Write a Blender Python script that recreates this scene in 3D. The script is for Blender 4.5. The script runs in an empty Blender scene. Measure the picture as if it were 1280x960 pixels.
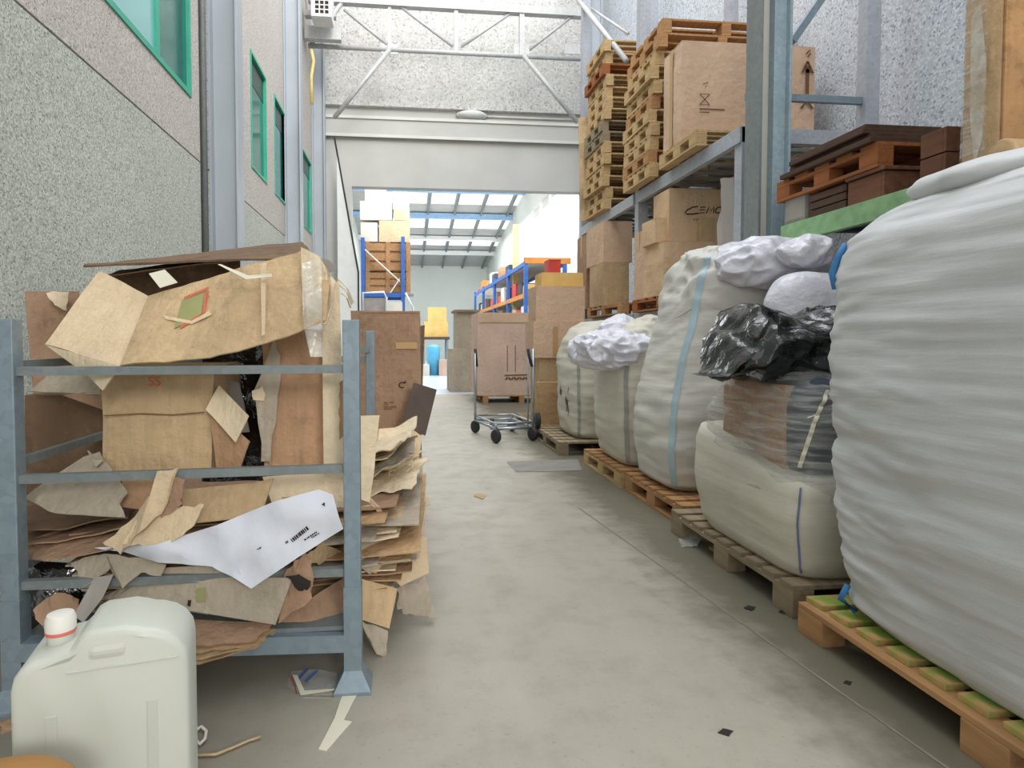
import bpy, bmesh, math, random
from mathutils import Vector, Matrix, noise
R = random.Random(7)
scn = bpy.context.scene
COL = scn.collection
# ------------------------------------------------------------------ camera (metres; Y runs along the aisle, Z up)
F, CX, CY, H = 760.0, 585.0, 452.0, 1.2
YAW, PIT = math.radians(6.0), math.radians(2.0)
cf = Vector((math.sin(YAW)*math.cos(PIT), math.cos(YAW)*math.cos(PIT), -math.sin(PIT)))
cr = Vector((math.cos(YAW), -math.sin(YAW), 0))
cu = cr.cross(cf)
cam_d = bpy.data.cameras.new('camera'); cam = bpy.data.objects.new('camera', cam_d); COL.objects.link(cam)
cam.matrix_world = Matrix(((cr.x, cu.x, -cf.x, 0), (cr.y, cu.y, -cf.y, 0), (cr.z, cu.z, -cf.z, H), (0, 0, 0, 1)))
cam_d.sensor_width = 36; cam_d.lens = 36*F/1280
cam_d.shift_x = (640-CX)/1280; cam_d.shift_y = -(480-CY)/1280
cam_d.clip_end = 200; cam_d.clip_start = .02
scn.camera = cam

def at(x, y, X=None, Y=None, Z=None):
    """a point of the photo taken back to its place in the room: where its sight line meets a known plane"""
    d = cf + cr*((x-CX)/F) - cu*((y-CY)/F)
    t = X/d.x if X is not None else Y/d.y if Y is not None else (Z-H)/d.z
    return Vector((d.x*t, d.y*t, H+d.z*t))

# ------------------------------------------------------------------ materials
def nmat(name):
    m = bpy.data.materials.new(name); m.use_nodes = True
    nt = m.node_tree; b = nt.nodes['Principled BSDF']
    return m, nt, b
def nd(nt, t, **kw):
    n = nt.nodes.new(t)
    for k, v in kw.items():
        if hasattr(n, k): setattr(n, k, v)
        else: n.inputs[k].default_value = v
    return n
def c4(c): return (c[0], c[1], c[2], 1)
def s2l(r, g, b):
    f = lambda v: (v/255/12.92) if v/255 <= .04045 else ((v/255+.055)/1.055)**2.4
    return (f(r), f(g), f(b))
def mixc(nt, fac, a, b, mode='MIX'):
    m = nt.nodes.new('ShaderNodeMix'); m.data_type = 'RGBA'; m.blend_type = mode
    for sock, v in ((m.inputs[0], fac), (m.inputs[6], a), (m.inputs[7], b)):
        if isinstance(v, bpy.types.NodeSocket): nt.links.new(v, sock)
        elif isinstance(v, (int, float)): sock.default_value = v
        else: sock.default_value = c4(v)
    return m.outputs[2]
def ramp(nt, src, stops):
    r = nt.nodes.new('ShaderNodeValToRGB'); nt.links.new(src, r.inputs[0])
    e = r.color_ramp.elements
    while len(e) < len(stops): e.new(.5)
    for k, (p, c) in zip(e, stops):
        k.position = p; k.color = c4(c) if hasattr(c, '__len__') else (c, c, c, 1)
    return r.outputs[0]
def coords(nt, scale=(1, 1, 1), rot=(0, 0, 0)):
    t = nt.nodes.new('ShaderNodeTexCoord'); mp = nt.nodes.new('ShaderNodeMapping')
    mp.inputs['Scale'].default_value = scale; mp.inputs['Rotation'].default_value = rot
    nt.links.new(t.outputs['Object'], mp.inputs[0]); return mp.outputs[0]
def ntex(nt, vec, scale, detail=3, rough=.55):
    n = nt.nodes.new('ShaderNodeTexNoise'); n.inputs['Scale'].default_value = scale
    n.inputs['Detail'].default_value = detail; n.inputs['Roughness'].default_value = rough
    nt.links.new(vec, n.inputs['Vector']); return n.outputs['Fac']
def bump(nt, b, h, strength=.3, dist=.01):
    n = nt.nodes.new('ShaderNodeBump'); n.inputs['Strength'].default_value = strength; n.inputs['Distance'].default_value = dist
    nt.links.new(h, n.inputs['Height']); nt.links.new(n.outputs[0], b.inputs['Normal'])
def mix_mul(c, k): return tuple(min(1, v*k) for v in c)

def m_plain(name, col, rough=.6, metal=0, var=.12, scale=6, spec=.4):
    m, nt, b = nmat(name)
    v = coords(nt)
    f = ntex(nt, v, scale)
    c = mixc(nt, ramp(nt, f, [(.3, 0.0), (.7, 1.0)]), mix_mul(col, 1-var), mix_mul(col, 1+var))
    nt.links.new(c, b.inputs['Base Color']); b.inputs['Roughness'].default_value = rough; b.inputs['Metallic'].default_value = metal
    b.inputs['Specular IOR Level'].default_value = spec
    return m
def m_card(name, rgb, stain=.25, streak=(40, 40, 2)):
    lu = rgb[0]*.3+rgb[1]*.59+rgb[2]*.11; rgb = tuple(v+(lu-v)*.14 for v in rgb)
    col = s2l(*rgb); m, nt, b = nmat(name); v = coords(nt)
    f1 = ntex(nt, v, 2.2, 4); f2 = ntex(nt, coords(nt, streak), 1.0, 2); f3 = ntex(nt, v, 9, 5, .7)
    c = mixc(nt, ramp(nt, f1, [(.3, 0.0), (.7, 1.0)]), mix_mul(col, .74 if stain > .13 else .9), mix_mul(col, 1.12))
    c = mixc(nt, ramp(nt, f2, [(.35, 0.0), (.65, .4 if stain > .13 else .12)]), c, mix_mul(col, .74))
    c = mixc(nt, ramp(nt, f3, [(.5, 0.0), (.72, min(.9, stain*1.6))]), c, mix_mul(col, .42))
    f5 = ntex(nt, coords(nt, (7, 7, 3)), 1.7, 5, .7); c = mixc(nt, ramp(nt, f5, [(.58, 0.0), (.7, .35)]), c, tuple(min(1, v*1.25+.04) for v in col))
    nt.links.new(c, b.inputs['Base Color']); b.inputs['Roughness'].default_value = .85; b.inputs['Specular IOR Level'].default_value = .2
    f4 = ntex(nt, v, 14, 4, .6); ad = nt.nodes.new('ShaderNodeMath'); ad.operation = 'MULTIPLY_ADD'; nt.links.new(f4, ad.inputs[0]); ad.inputs[1].default_value = 3; nt.links.new(f2, ad.inputs[2])
    bump(nt, b, ad.outputs[0], .6, .008); return m
def m_wood(name, rgb, axis=1, green=None, rough=.8):
    col = s2l(*rgb); m, nt, b = nmat(name)
    sc = [26, 26, 26]; sc[axis] = 2.0
    g = ntex(nt, coords(nt, sc), 1.0, 4); g2 = ntex(nt, coords(nt), 3.0, 3)
    oi = nt.nodes.new('ShaderNodeObjectInfo')
    c = mixc(nt, ramp(nt, g, [(.3, 0.0), (.7, 1.0)]), mix_mul(col, .6), mix_mul(col, 1.15))
    c = mixc(nt, ramp(nt, g2, [(.4, 0.0), (.75, .5)]), c, mix_mul(col, .5))
    c = mixc(nt, ramp(nt, oi.outputs['Random'], [(0, 0.0), (1, .45)]), c, mix_mul(col, .62))
    if green:
        g3 = ntex(nt, coords(nt), 7, 2)
        c = mixc(nt, ramp(nt, g3, [(.44, 0.0), (.56, .9)]), c, s2l(*green))
    nt.links.new(c, b.inputs['Base Color']); b.inputs['Roughness'].default_value = rough; b.inputs['Specular IOR Level'].default_value = .25
    bump(nt, b, g, .3, .004); return m
def m_galv(name, rgb, rough=.42, metal=.55):
    col = s2l(*rgb); m, nt, b = nmat(name)
    vo = nt.nodes.new('ShaderNodeTexVoronoi'); vo.inputs['Scale'].default_value = 38; nt.links.new(coords(nt), vo.inputs['Vector'])
    f = ntex(nt, coords(nt), 3, 4)
    bw = nt.nodes.new('ShaderNodeRGBToBW'); nt.links.new(vo.outputs['Color'], bw.inputs[0])
    c = mixc(nt, bw.outputs[0], mix_mul(col, .86), mix_mul(col, 1.1))
    c = mixc(nt, ramp(nt, f, [(.45, 0.0), (.8, .5)]), c, mix_mul(col, .65))
    nt.links.new(c, b.inputs['Base Color']); b.inputs['Metallic'].default_value = metal; b.inputs['Roughness'].default_value = rough
    return m
def m_speckle(name, base, dark, light, scale=75, low=.10):
    m, nt, b = nmat(name); v = coords(nt)
    vo = nt.nodes.new('ShaderNodeTexVoronoi'); vo.inputs['Scale'].default_value = scale; nt.links.new(v, vo.inputs['Vector'])
    bw = nt.nodes.new('ShaderNodeSeparateColor'); nt.links.new(vo.outputs['Color'], bw.inputs[0])
    c = ramp(nt, bw.outputs[0], [(0, s2l(*dark)), (.2, s2l(*base)), (.6, s2l(*base)), (.82, s2l(*light))])
    f = ntex(nt, v, .8, 4)
    c = mixc(nt, ramp(nt, f, [(.35, 0.0), (.75, low*2)]), c, mix_mul(s2l(*base), .6))
    f2 = ntex(nt, v, scale*1.6, 2)
    c = mixc(nt, ramp(nt, f2, [(.62, 0.0), (.72, .55)]), c, s2l(*dark))
    nt.links.new(c, b.inputs['Base Color']); b.inputs['Roughness'].default_value = .8; b.inputs['Specular IOR Level'].default_value = .2
    bump(nt, b, bw.outputs[1], .25, .003); return m
def m_bag(name, rgb, gloss=.55, fine=1.0, trans=.0):
    col = s2l(*rgb); m, nt, b = nmat(name)
    f = ntex(nt, coords(nt, (3, 3, 26)), 1.0, 3); f2 = ntex(nt, coords(nt), 2.0, 4); f3 = ntex(nt, coords(nt, (220, 220, 220)), 1, 1)
    c = mixc(nt, ramp(nt, f2, [(.35, 0.0), (.75, 1.0)]), mix_mul(col, 1.05), mix_mul(col, .86))
    c = mixc(nt, ramp(nt, f, [(.55, 0.0), (.8, .25)]), c, mix_mul(col, .75))
    nt.links.new(c, b.inputs['Base Color']); b.inputs['Roughness'].default_value = gloss; b.inputs['Specular IOR Level'].default_value = .35
    ad = nt.nodes.new('ShaderNodeMath'); ad.operation = 'ADD'; nt.links.new(f, ad.inputs[0])
    ml = nt.nodes.new('ShaderNodeMath'); ml.operation = 'MULTIPLY'; ml.inputs[1].default_value = .15; nt.links.new(f3, ml.inputs[0]); nt.links.new(ml.outputs[0], ad.inputs[1])
    bump(nt, b, ad.outputs[0], .35*fine, .012); return m
def m_crumple(name, rgb, rough=.3, scale=5, strength=.7, spec=.5, var=.2):
    col = s2l(*rgb); m, nt, b = nmat(name); v = coords(nt)
    d = nt.nodes.new('ShaderNodeTexNoise'); d.inputs['Scale'].default_value = 3; nt.links.new(v, d.inputs['Vector'])
    mx = nt.nodes.new('ShaderNodeMix'); mx.data_type = 'RGBA'; mx.inputs[0].default_value = .35
    nt.links.new(v, mx.inputs[6]); nt.links.new(d.outputs['Color'], mx.inputs[7])
    vo = nt.nodes.new('ShaderNodeTexVoronoi'); vo.feature = 'F1'; vo.inputs['Scale'].default_value = scale; nt.links.new(mx.outputs[2], vo.inputs['Vector'])
    f = ntex(nt, v, scale*1.5, 4)
    ad = nt.nodes.new('ShaderNodeMath'); ad.operation = 'ADD'; nt.links.new(vo.outputs['Distance'], ad.inputs[0]); nt.links.new(f, ad.inputs[1])
    c = mixc(nt, ramp(nt, f, [(.35, 0.0), (.7, 1.0)]), mix_mul(col, 1-var), mix_mul(col, 1+var))
    nt.links.new(c, b.inputs['Base Color']); b.inputs['Roughness'].default_value = rough; b.inputs['Specular IOR Level'].default_value = spec
    bump(nt, b, ad.outputs[0], strength, .05); return m
def m_film(name, alpha=.45, rgb=(205, 205, 200), sc=(4, 4, 40)):
    m, nt, b = nmat(name); v = coords(nt, sc); v2 = coords(nt)
    f = ntex(nt, v, 1.0, 4, .6); f2 = ntex(nt, v2, 3, 3)
    b.inputs['Base Color'].default_value = c4(s2l(*rgb)); b.inputs['Roughness'].default_value = .22; b.inputs['Specular IOR Level'].default_value = .7
    bump(nt, b, f, .8, .015)
    tr = nt.nodes.new('ShaderNodeBsdfTransparent'); mx = nt.nodes.new('ShaderNodeMixShader')
    md = nt.nodes.new('ShaderNodeMath'); md.operation = 'MULTIPLY_ADD'
    nt.links.new(ramp(nt, f, [(.4, 0.0), (.72, 1.0)]), md.inputs[0]); md.inputs[1].default_value = .5; md.inputs[2].default_value = alpha*.55
    nt.links.new(md.outputs[0], mx.inputs[0]); nt.links.new(tr.outputs[0], mx.inputs[1]); nt.links.new(b.outputs[0], mx.inputs[2])
    nt.links.new(mx.outputs[0], nt.nodes['Material Output'].inputs[0]); return m
def m_emit(name, rgb, s):
    m, nt, b = nmat(name); f = ntex(nt, coords(nt), .6, 2)
    c = mixc(nt, f, mix_mul(s2l(*rgb), .9), s2l(*rgb))
    nt.links.new(c, b.inputs['Emission Color']); b.inputs['Emission Strength'].default_value = s; nt.links.new(c, b.inputs['Base Color']); return m

def m_floor():
    m, nt, b = nmat('aisle_concrete'); v = coords(nt)
    f = ntex(nt, v, .7, 6, .6); f2 = ntex(nt, v, 5, 5, .65); f3 = ntex(nt, coords(nt, (1, .12, 1)), 6, 4); f4 = ntex(nt, v, 60, 2)
    base = s2l(171, 165, 151)
    c = mixc(nt, ramp(nt, f, [(.3, 0.0), (.7, 1.0)]), mix_mul(base, .84), mix_mul(base, 1.06))
    c = mixc(nt, ramp(nt, f2, [(.48, 0.0), (.75, .35)]), c, s2l(128, 122, 106))
    c = mixc(nt, ramp(nt, f3, [(.5, 0.0), (.8, .22)]), c, s2l(186, 184, 176))
    c = mixc(nt, ramp(nt, f4, [(.62, 0.0), (.75, .3)]), c, s2l(110, 105, 92))
    # grime that gathers along the pallets on the right; on the left, painted shade under the stillage
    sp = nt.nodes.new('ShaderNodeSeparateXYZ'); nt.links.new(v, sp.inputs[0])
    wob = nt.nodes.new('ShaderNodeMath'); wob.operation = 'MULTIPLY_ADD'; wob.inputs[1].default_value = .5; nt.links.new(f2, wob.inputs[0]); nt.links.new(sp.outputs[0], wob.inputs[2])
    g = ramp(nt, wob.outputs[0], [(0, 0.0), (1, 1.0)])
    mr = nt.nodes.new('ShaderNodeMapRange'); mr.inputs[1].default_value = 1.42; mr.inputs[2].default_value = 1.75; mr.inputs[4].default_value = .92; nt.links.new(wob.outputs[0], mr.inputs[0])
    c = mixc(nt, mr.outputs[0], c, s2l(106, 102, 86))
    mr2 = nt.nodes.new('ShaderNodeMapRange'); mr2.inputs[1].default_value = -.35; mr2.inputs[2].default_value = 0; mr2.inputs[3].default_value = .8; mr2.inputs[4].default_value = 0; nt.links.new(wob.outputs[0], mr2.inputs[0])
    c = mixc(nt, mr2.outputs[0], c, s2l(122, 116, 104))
    nt.links.new(c, b.inputs['Base Color']); b.inputs['Specular IOR Level'].default_value = .35
    nt.links.new(ramp(nt, f2, [(.3, .42), (.8, .62)]), b.inputs['Roughness'])
    bump(nt, b, f2, .08, .01); return m

M = dict(
    wall_low=m_speckle('speckled_green_grey_panel', (184, 189, 180), (122, 128, 123), (214, 217, 209), 112),
    wall_up=m_speckle('speckled_warm_grey_panel', (194, 189, 182), (140, 135, 132), (216, 211, 204), 90),
    wall_right=m_speckle('speckled_blue_grey_panel', (196, 202, 210), (138, 148, 166), (220, 225, 230), 60),
    wall_end=m_speckle('speckled_pale_end_panel', (202, 201, 197), (164, 163, 160), (218, 217, 213), 30),
    plaster=m_plain('pale_grey_plaster', s2l(198, 198, 193), .85, 0, .05, 1.5), plaster_l=m_plain('pale_ledge', s2l(218, 217, 211), .8, 0, .05, 2),
    hall_wall=m_plain('hall_wall_white', s2l(214, 217, 211), .9, 0, .05, .5), hall_floor=m_plain('hall_floor_grey', s2l(186, 196, 208), .35, 0, .06, 1),
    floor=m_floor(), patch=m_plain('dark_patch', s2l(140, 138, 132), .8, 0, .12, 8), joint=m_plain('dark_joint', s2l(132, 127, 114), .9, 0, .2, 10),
    galv=m_galv('galvanised_steel', (132, 148, 158), .45, .25), galv_col=m_plain('galvanised_column', s2l(176, 183, 190), .5, .12, .05, 2), galv_dk=m_galv('weathered_steel', (126, 134, 134), .55, .2),
    rack=m_galv('grey_rack_steel', (172, 177, 186), .55, .05), truss=m_galv('zinc_truss_tube', (190, 191, 190), .5, .08), col_blue=m_galv('teal_grey_column', (158, 178, 188), .45, .12), col_cream=m_plain('cream_grey_web', s2l(206, 206, 194), .6, 0, .04),
    dark=m_plain('dark_gap', s2l(62, 62, 58), .9), green=m_plain('green_window_frame', s2l(70, 176, 148), .45, 0, .08), greenbeam=m_plain('green_rack_paint', s2l(138, 178, 130), .6, 0, .18, 14),
    navy=m_plain('dark_blue_rack_paint', s2l(52, 64, 76), .6), blue=m_plain('blue_rack_paint', s2l(58, 104, 180), .5), orange=m_plain('orange_rack_paint', s2l(206, 134, 60), .5),
    yellow=m_plain('yellow_paint', s2l(222, 200, 130), .6), yellowbox=m_plain('yellow_cardboard', s2l(218, 182, 112), .8, 0, .1, 4), red=m_plain('red_plastic', s2l(206, 72, 66), .5), cyan=m_plain('light_blue_plastic', s2l(92, 176, 214), .5),
    lightblue=m_plain('pale_blue_purlin', s2l(150, 186, 222), .6), white=m_plain('white_paint', s2l(222, 224, 222), .7, 0, .05), offwhite=m_plain('off_white_carton', s2l(216, 210, 200), .8, 0, .07, 4),
    panelgrey=m_plain('roof_panel_grey', s2l(176, 176, 172), .8, 0, .06, 2), sky=m_emit('translucent_skylight', (236, 240, 242), .95),
    tan=m_card('tan_cardboard', (206, 174, 130)), tan_l=m_card('pale_tan_cardboard', (216, 190, 152), .12), kraft=m_card('kraft_cardboard', (198, 158, 112), .3), brown=m_card('brown_cardboard', (180, 142, 112), .38),
    rust=m_card('rusty_brown_cardboard', (196, 152, 114), .3), dk=m_card('dark_brown_cardboard', (130, 102, 78), .45), cream=m_card('cream_cardboard', (228, 208, 172), .12), greyc=m_card('greyish_cardboard', (186, 172, 150), .25),
    clean=m_card('clean_carton', (212, 176, 146), .06), clean2=m_card('clean_tan_carton', (218, 182, 142), .08), mauve=m_card('pinkish_carton', (212, 180, 160), .07), darkpanel=m_plain('dark_brown_board', s2l(82, 68, 60), .7, 0, .15),
    tape=m_plain('packing_tape', s2l(186, 150, 104), .35, 0, .05, 3), cleartape=m_film('clear_tape', .45, (222, 218, 206), (9, 9, 9)), label=m_plain('paper_label', s2l(222, 216, 196), .8, 0, .05), ink=m_plain('black_ink', s2l(44, 36, 32), .8), redink=m_plain('red_ink', s2l(200, 104, 76), .8), greenink=m_plain('green_ink', s2l(150, 148, 100), .8), brownink=m_plain('brown_ink', s2l(112, 78, 54), .8), blueink=m_plain('blue_ink', s2l(70, 100, 170), .8),
    bag=m_bag('woven_bag_white', (206, 204, 197)), bag_w=m_bag('woven_bag_cool_white', (206, 208, 209)), bag_y=m_bag('woven_bag_cream', (206, 202, 187), .6, .8), liner=m_crumple('white_plastic_liner', (218, 218, 228), .3, 6, .5, .5, .04),
    sack=m_crumple('white_paper_sack', (208, 211, 220), .6, 3, .2, .3, .04), strap=m_plain('pale_blue_strap', s2l(172, 196, 206), .6), strapb=m_plain('blue_strap', s2l(66, 132, 190), .6), stitch=m_plain('blue_stitching', s2l(110, 120, 160), .8), seam=m_plain('grey_seam', s2l(158, 157, 148), .8),
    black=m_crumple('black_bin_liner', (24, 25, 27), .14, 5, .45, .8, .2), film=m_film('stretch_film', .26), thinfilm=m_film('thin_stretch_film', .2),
    pal=m_wood('pale_pallet_wood', (214, 182, 134)), pal_g=m_wood('grey_pallet_wood', (164, 148, 122)), pal_b=m_wood('brown_pallet_wood', (196, 150, 104)), pal_gr=m_wood('pallet_wood_with_green_moss', (206, 172, 116), 1, (120, 160, 62)), crate=m_wood('dark_red_crate_wood', (128, 88, 68)), crate_o=m_wood('orange_brown_wood', (172, 108, 66)), crate_d=m_wood('dark_stained_planks', (96, 74, 62)), hallcrate=m_wood('tan_crate_wood', (190, 146, 104)), timber=m_card('wrapped_tan_card', (206, 168, 122), .15), timber_d=m_card('wrapped_dark_card', (188, 140, 90), .5),
    greyp=m_plain('grey_plastic', s2l(150, 144, 138), .6), can=m_plain('milky_plastic', s2l(202, 205, 194), .42, 0, .03, 3, .5), cap=m_plain('white_cap', s2l(226, 222, 214), .5), capring=m_plain('pink_red_ring', s2l(222, 110, 96), .5), tanlid=m_plain('ochre_lid', s2l(170, 122, 66), .6, 0, .06), rubber=m_plain('black_rubber', s2l(44, 46, 48), .6), chrome=m_galv('chrome_tube', (176, 184, 192), .3, .7),
    glass=m_plain('dark_green_glass', s2l(8, 112, 100), .12, 0, .1, 1, .7), glass_l=m_plain('pale_reflecting_glass', s2l(132, 196, 196), .12, 0, .05, 1, .7), glass_d=m_plain('dark_window_reveal', s2l(14, 52, 44), .3),
    trash=m_plain('assorted_goods', s2l(150, 120, 130), .7, 0, .4, 9))
# translucent milky look for the jerrycan
M['can'].node_tree.nodes['Principled BSDF'].inputs['Subsurface Weight'].default_value = .25
M['can'].node_tree.nodes['Principled BSDF'].inputs['Subsurface Radius'].default_value = (.05, .05, .04)
# wood: each board its own streak offset comes from Object Info random

# ------------------------------------------------------------------ object helpers
def mesh_obj(name, bm, mat, parent=None, smooth=False):
    me = bpy.data.meshes.new(name); bm.normal_update(); bm.to_mesh(me); bm.free()
    return obj_from(name, me, mat, parent, smooth)
def obj_from(name, me, mat, parent=None, smooth=False):
    if mat and not me.materials: me.materials.append(mat)
    if smooth:
        for p in me.polygons: p.use_smooth = True
    o = bpy.data.objects.new(name, me); COL.objects.link(o)
    if parent:
        o.parent = parent
        o.matrix_parent_inverse = Matrix.Translation(-Vector(parent['base'])) if 'base' in parent else Matrix()
    return o
def thing(name, label, cat, base=(0, 0, 0), group=None):
    o = bpy.data.objects.new(name, None); COL.objects.link(o); o.location = base; o.empty_display_size = .1
    o['base'] = tuple(base); tag(o, label, cat, group); return o
def tag(o, label, cat, group=None, kind=None):
    o['label'] = label; o['category'] = cat
    if group: o['group'] = group
    if kind: o['kind'] = kind
    return o
def struct(name, bm, mat, smooth=False):
    o = mesh_obj(name, bm, mat, None, smooth); o['kind'] = 'structure'; return o
def BM(): return bmesh.new()
def box(bm, lo, hi, bev=0, rot=None, piv=None):
    lo, hi = Vector(lo), Vector(hi); c = (lo+hi)/2; s = hi-lo
    r = bmesh.ops.create_cube(bm, size=1, matrix=Matrix.Translation(c) @ Matrix.Diagonal((s.x, s.y, s.z, 1)))
    vs = r['verts']
    if bev:
        es = list({e for v in vs for e in v.link_edges})
        q = bmesh.ops.bevel(bm, geom=es, offset=bev, segments=2, affect='EDGES', profile=.6); vs = list({v for f in q['faces'] for v in f.verts} | {v for v in vs if v.is_valid})
    if rot is not None:
        bmesh.ops.rotate(bm, verts=vs, cent=piv or c, matrix=rot)
    return vs
def bxm(lo, hi, bev=0): bm = BM(); box(bm, lo, hi, bev); return bm
def tube(bm, pts, r, n=8, square=False, closed=False):
    pts = [Vector(p) for p in pts]; rings = []
    N = len(pts); up0 = None
    for i, p in enumerate(pts):
        a = pts[i-1] if (i or closed) else p; b = pts[(i+1) % N] if (i < N-1 or closed) else p
        t = (b-a).normalized()
        ref = Vector((0, 0, 1)) if abs(t.z) < .9 else Vector((0, 1, 0))
        s = t.cross(ref).normalized(); q = s.cross(t).normalized()
        k = 4 if square else n; off = math.pi/4 if square else 0; rr = r*(1.414 if square else 1)
        rings.append([bm.verts.new(p + s*math.cos(2*math.pi*j/k+off)*rr + q*math.sin(2*math.pi*j/k+off)*rr) for j in range(k)])
    k = len(rings[0])
    rng = range(N) if closed else range(N-1)
    for i in rng:
        A, B = rings[i], rings[(i+1) % N]
        for j in range(k): bm.faces.new((A[j], A[(j+1) % k], B[(j+1) % k], B[j]))
    if not closed: bm.faces.new(rings[0][::-1]); bm.faces.new(rings[-1])
def tbm(pts, r, n=8, square=False, closed=False):
    bm = BM(); tube(bm, pts, r, n, square, closed); bmesh.ops.recalc_face_normals(bm, faces=bm.faces); return bm
def lathe(bm, prof, c=(0, 0, 0), n=20):
    c = Vector(c); rings = [[bm.verts.new(c+Vector((r*math.cos(2*math.pi*j/n), r*math.sin(2*math.pi*j/n), z))) for j in range(n)] for r, z in prof]
    for A, B in zip(rings, rings[1:]):
        for j in range(n): bm.faces.new((A[j], A[(j+1) % n], B[(j+1) % n], B[j]))
    bm.faces.new(rings[0][::-1]); bm.faces.new(rings[-1])
def nz(v, s, seed): return noise.noise(Vector((v[0]*s+seed*7.3, v[1]*s-seed*3.1, v[2]*s+seed*1.7)))

def sheet_bm(pts, th=.005, amp=.01, freq=4, seed=0, sub=3, rag=0):
    """a bent board from its outline corners (world points), with thickness and slightly ragged, wavy surface"""
    bm = BM(); P = [Vector(p) for p in pts]
    if len(P) == 4:
        n = 12; g = []
        for j in range(n+1):
            row = []
            for i in range(n+1):
                u, v = i/n, j/n
                row.append(bm.verts.new((P[0]*(1-u)+P[1]*u)*(1-v) + (P[3]*(1-u)+P[2]*u)*v))
            g.append(row)
        for j in range(n):
            for i in range(n): bm.faces.new((g[j][i], g[j][i+1], g[j+1][i+1], g[j+1][i]))
    else:
        f = bm.faces.new([bm.verts.new(p) for p in P])
        bmesh.ops.triangulate(bm, faces=[f])
        bmesh.ops.subdivide_edges(bm, edges=bm.edges[:], cuts=sub, use_grid_fill=True)
        bmesh.ops.triangulate(bm, faces=bm.faces[:])
    bm.normal_update()
    nrm = Vector((0, 0, 0))
    for f in bm.faces: nrm += f.normal*f.calc_area()
    nrm.normalize()
    t1 = nrm.orthogonal().normalized(); t2 = nrm.cross(t1)
    for v in bm.verts:
        d = amp*nz(v.co, freq, seed)+amp*.5*nz(v.co, freq*2.7, seed+5)
        e = Vector((0, 0, 0))
        if rag and v.is_boundary: e = t1*rag*nz(v.co, 30, seed)+t2*rag*nz(v.co, 33, seed+9)
        v.co += nrm*d + e
    r = bmesh.ops.extrude_face_region(bm, geom=bm.faces[:])
    bmesh.ops.translate(bm, verts=[x for x in r['geom'] if isinstance(x, bmesh.types.BMVert)], vec=nrm*-th if nrm.y < 0 else nrm*th)
    bmesh.ops.recalc_face_normals(bm, faces=bm.faces); return bm
SD = [0]
def soften(o, a=38):
    for p in o.data.polygons: p.use_smooth = True
    o.data.set_sharp_from_angle(angle=math.radians(a)); return o
def sheet(name, label, cat, px, mat, parent=None, group=None, **kw):
    SD[0] += 1
    pts = [p if isinstance(p, Vector) else at(p[0], p[1], Y=p[2]) for p in px]
    kw.setdefault('seed', SD[0])
    o = mesh_obj(name, sheet_bm(pts, **kw), M[mat] if isinstance(mat, str) else mat, parent)
    soften(o)
    if label and not parent: tag(o, label, cat, group)
    elif label: o['label'] = label
    return o
def quad(name, c, r, u, w, h, mat, parent, off=.002):
    """a flat printed patch w x h centred at c with axes r, u"""
    r, u = Vector(r).normalized(), Vector(u).normalized(); n = r.cross(u); c = Vector(c)+n*off
    bm = BM(); bm.faces.new([bm.verts.new(c+r*a*w/2+u*b*h/2) for a, b in ((-1, -1), (1, -1), (1, 1), (-1, 1))])
    return mesh_obj(name, bm, M[mat], parent)
def strokes(name, c, r, u, lines, width, mat, parent, off=.002):
    """flat inked lines: each line a list of 2D points on the face with axes r, u through c"""
    r, u = Vector(r).normalized(), Vector(u).normalized(); n = r.cross(u); c = Vector(c)+n*off
    bm = BM()
    for ln in lines:
        w = width
        if isinstance(ln[0], (int, float)): w, ln = ln[0], ln[1]
        L = []
        for i, p in enumerate(ln):
            a = Vector(ln[max(0, i-1)]); b = Vector(ln[min(len(ln)-1, i+1)]); t = (b-a).normalized(); s = Vector((-t.y, t.x))*w/2
            L.append([bm.verts.new(c+r*q.x+u*q.y) for q in (Vector(p)+s, Vector(p)-s)])
        for A, B in zip(L, L[1:]): bm.faces.new((A[1], B[1], B[0], A[0]))
    return mesh_obj(name, bm, M[mat], parent)
def text(name, s, c, r, u, size, mat, parent, off=.002, xs=1):
    cu_ = bpy.data.curves.new('txt', 'FONT'); cu_.body = s; cu_.size = size; cu_.align_x = 'CENTER'; cu_.align_y = 'CENTER'
    t = bpy.data.objects.new('txt', cu_); COL.objects.link(t)
    me = bpy.data.meshes.new_from_object(t.evaluated_get(bpy.context.evaluated_depsgraph_get()))
    bpy.data.objects.remove(t)
    r, u = Vector(r).normalized(), Vector(u).normalized(); n = r.cross(u); c = Vector(c)+n*off
    for v in me.vertices: v.co = c+r*v.co.x*xs+u*v.co.y
    me.materials.clear(); return obj_from(name, me, M[mat], parent)
FX, FZ = (1, 0, 0), (0, 0, 1)

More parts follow.
